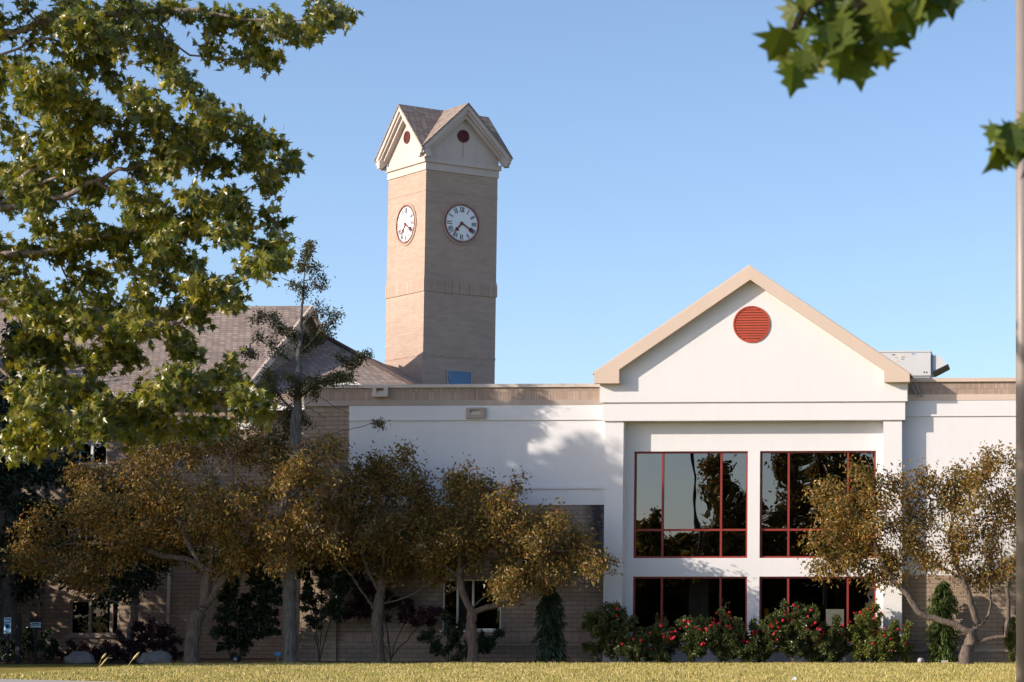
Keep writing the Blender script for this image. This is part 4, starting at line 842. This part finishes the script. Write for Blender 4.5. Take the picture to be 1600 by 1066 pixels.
# spruces
def spruce(label, x, D, ytop, prof, mat, seed, n=7000):
    g = np.random.default_rng(seed); base = G(x, D); root = empty('weeping_spruce', base); tag(root, label, 'spruce', 'small weeping spruces against the brick'); top = P(x, ytop, D).z
    m = MB(); m.tube([(0, 0, -.05), (.03, 0, top*.5), (0, 0, top)], [.05, .035, .01], 8); pos = []; dr = []
    zs = np.linspace(.25, top, 46)
    for z in zs:
        f = z/top; r_ = np.interp(f, [p[0] for p in prof], [p[1] for p in prof])
        for k in range(5):
            a = g.uniform(0, 6.28); L = r_*g.uniform(.6, 1.1); d = np.array([math.cos(a), math.sin(a)])
            pts = []
            for s_ in np.linspace(0, 1, 6):
                zz_ = z+.12*s_*L-.55*L*s_*s_*1.4; pts.append((d[0]*L*s_, d[1]*L*s_, max(.03, zz_)))
            m.tube(pts, [.012, .01, .008, .006, .004, .003], 4, cap=False)
            for q in range(n//230):
                s_ = g.uniform(.15, 1.0); i_ = min(4, int(s_*5)); t_ = s_*5-i_; p = np.array(pts[i_])*(1-t_)+np.array(pts[i_+1])*t_
                pos.append(p+g.normal(size=3)*.025); dr.append([d[0]*.5+g.normal()*.35, d[1]*.5+g.normal()*.35, -1.0+g.normal()*.3])
    m.build('trunk', M['bark'], root, fix=False); leaf_mesh('needles', np.array(pos), np.array(dr), .17, .22, mat, root, T_NEEDLE, None, seed)
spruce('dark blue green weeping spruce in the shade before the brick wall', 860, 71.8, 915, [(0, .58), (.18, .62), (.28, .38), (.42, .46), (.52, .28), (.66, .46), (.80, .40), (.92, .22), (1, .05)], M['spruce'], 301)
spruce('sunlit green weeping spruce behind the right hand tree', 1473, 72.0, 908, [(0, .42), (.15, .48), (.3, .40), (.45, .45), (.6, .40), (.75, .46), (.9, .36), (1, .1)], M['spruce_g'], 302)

# boulders
def boulder(label, x, w_, h_, D, seed):
    bm = bmesh.new(); bmesh.ops.create_icosphere(bm, subdivisions=4, radius=1); g = random.Random(seed); ph = [g.uniform(0, 6) for _ in range(6)]
    for v in bm.verts:
        c = v.co; k_ = 1+.10*math.sin(2.3*c.x+ph[0])*math.cos(2.9*c.y+ph[1])+.05*math.sin(6*c.z+5*c.x+ph[2])+.03*math.sin(11*c.x+ph[3])*math.sin(9*c.y+ph[4])
        v.co = Vector((c.x*w_*k_, c.y*w_*.7*k_, (c.z*.75+.25)*h_*k_))
    me = bpy.data.meshes.new('boulder'); bm.to_mesh(me); bm.free(); me.materials.append(M['rock'])
    for p in me.polygons: p.use_smooth = True
    o = bpy.data.objects.new('boulder', me); col.objects.link(o); o.location = G(x, D); tag(o, label, 'boulder', 'boulders at the lawn edge')
boulder('grey boulder nearer the left edge, left of the grass seed heads', 127, .42, .36, 70.95, 1)
boulder('rounder grey boulder beside the widest tree trunk', 243, .47, .37, 70.95, 2)

# lamp post at the right edge
D_ = 27; q = G(1601.5, D_); L_ = empty('lamp_post', q); tag(L_, 'brown metal lamp post cut by the right edge of the picture', 'lamp post')
MB().tube([(0, 0, .25), (0, 0, 9.0)], [.10, .085], 24).build('pole', M['pole'], L_)
MB().tube([(0, 0, 0), (0, 0, .10)], .19, 24).tube([(0, 0, .10), (0, 0, .25)], [.15, .12], 24).build('base', M['pole'], L_)
MB().tube([(0, 0, 9.0), (0, 0, 9.1), (.9, 0, 9.2)], .05, 10).build('arm', M['pole'], L_)
MB().box(.7, 1.5, -.18, .18, 9.12, 9.28).build('lamp_head', M['pole'], L_)
# mirrored lamp post behind the camera
L2 = empty('lamp_post', (-21.0, 5, 0)); tag(L2, 'lamp post seen only as a wavy dark reflection in the upper left red framed window', 'lamp post')
MB().tube([(0, 0, .1), (0, 0, 11.4)], [.14, .11], 16).build('pole', M['numeral'], L2)
MB().tube([(0, 0, 0), (0, 0, .1)], .22, 16).build('base', M['numeral'], L2)
MB().box(-.4, .4, -.2, .2, 11.35, 11.5).build('lamp_head', M['numeral'], L2)

# signs at the far left
D_ = 70.9
def signpost(name, label, x, ytop, yb2, hw_, face, D_, bars):
    b_ = G(x, D_); s_ = empty(name, b_, 0); tag(s_, label, 'sign')
    z1 = P(x, ytop, D_).z; z0 = P(x, yb2, D_).z
    MB().box(-.03, .03, 0, .05, 0, z1+.05).build('post', M['dark'], s_)
    p_ = MB().box(-hw_, hw_, -.03, -.002, z0, z1).build('panel', face, s_)
    for i, (a, b, c, d, mat) in enumerate(bars): MB().box(-hw_+2*hw_*a, -hw_+2*hw_*b, -.036, -.031, z0+(z1-z0)*c, z0+(z1-z0)*d).build('marking', mat, p_)
bl_ = m_plain('sign_blue', (.08, .3, .6), .5); lb_ = m_plain('sign_light', (.55, .72, .85), .5)
signpost('parking_sign', 'small upright blue and white sign on a post at the left edge', 13, 965, 990, .10, lb_, D_, [(.1, .9, .82, .93, bl_), (.2, .8, .18, .62, bl_), (.35, .65, .3, .5, M['white']), (.1, .9, .66, .74, bl_)])
signpost('wide_sign', 'low dark framed sign with pale blue lettering bars near the left edge', 57, 966, 983, .17, M['dark'], D_+.2, [(.05, .95, .15, .32, lb_), (.05, .95, .4, .62, lb_), (.2, .8, .46, .55, bl_)])
b_ = empty('bollard', G(30, D_)); tag(b_, 'dark square wooden post between the two left signs', 'post')
zz = P(30, 963, D_).z; MB().box(-.06, .06, -.06, .06, 0, zz).build('shaft', M['dark'], b_); MB().prism([(-.06, zz+.001), (.06, zz+.001), (0, zz+.09)], -.06, .06).build('cap', M['dark'], b_)
# small things along the bed
def small(name, label, cat, x, y, D_, w_, h_, mat, capm=None):
    r_ = empty(name, G(x, D_)); tag(r_, label, cat)
    MB().tube([(0, 0, 0), (0, 0, h_*.7), (0, 0, h_)], [w_, w_*1.0, w_*.6], 12).build('housing', mat, r_)
    MB().tube([(0, -w_*.7, h_*.55), (0, -w_*1.2, h_*.6)], w_*.5, 12).build('lens', capm or M['metal'], r_)
small('ground_light', 'small grey ground light before the right brick wall', 'light', 1439, 1030, 70.8, .10, .17, M['metal'])
small('ground_light', 'small dark ground light under the dark green shrub', 'light', 371, 1030, 70.8, .11, .22, M['dark'])
r_ = empty('electrical_box', G(436, 71.9)); tag(r_, 'tiny blue junction box low by the grey trunk', 'box')
MB().box(-.09, .09, -.05, .05, .22, .32).build('cover', bl_, r_); MB().tube([(0, 0, 0), (0, 0, .22)], .02, 8).build('conduit', M['metal'], r_)
o = MB().box(-.10, .10, -.05, .05, 0, .10).build('paving_brick', M['concrete']); o.location = G(1476, 70.7); tag(o, 'small tan block in the grass beside the sunlit spruce', 'block')
o = MB().add([(-.07, -.05, 0), (.07, -.05, 0), (.06, .06, 0), (-.05, .05, 0), (-.01, 0, .12), (.03, .01, .09)], [(0, 1, 5, 4), (1, 2, 5), (2, 3, 4, 5), (3, 0, 4)]).build('pale_stone', M['white']); o.location = G(1241, 53.6); tag(o, 'small white stone lying on the lawn below the roses', 'stone')
# seed heads
for lab, pts, D_ in (('shorter pair of straw coloured seed heads before the left boulder', [(151, 1038), (158, 1030), (166, 1021)], 55.5), ('taller leaning straw coloured grass stalk left of the second boulder', [(186, 1064), (196, 1047), (206, 1032), (218, 1019)], 52.5)):
    r_ = empty('grass_stalk', G(pts[0][0], D_)); tag(r_, lab, 'grass stalk', 'tall seeding grass stalks on the lawn')
    L = [P(x, y, D_)-r_.location for x, y in pts]; L[0] = Vector((0, 0, 0)) if L[0].z > 0.02 else L[0]
    MB().tube([Vector((L[0].x-.02, 0, 0))]+L, .006, 5).build('stem', M['straw'], r_)
    a, b = L[-2], L[-1]; MB().tube([a+(b-a)*.1, a+(b-a)*.4, a+(b-a)*.8, b], [.008, .022, .02, .004], 6).build('seed_head', M['straw'], r_)
    if len(pts) == 3: MB().tube([L[0]*.5+L[1]*.5, L[1]+Vector((.10, 0, -.02)), L[1]+Vector((.17, 0, .05))], [.006, .018, .004], 6).build('seed_head', M['straw'], r_)

sc.render.resolution_x = 1024; sc.render.resolution_y = 682
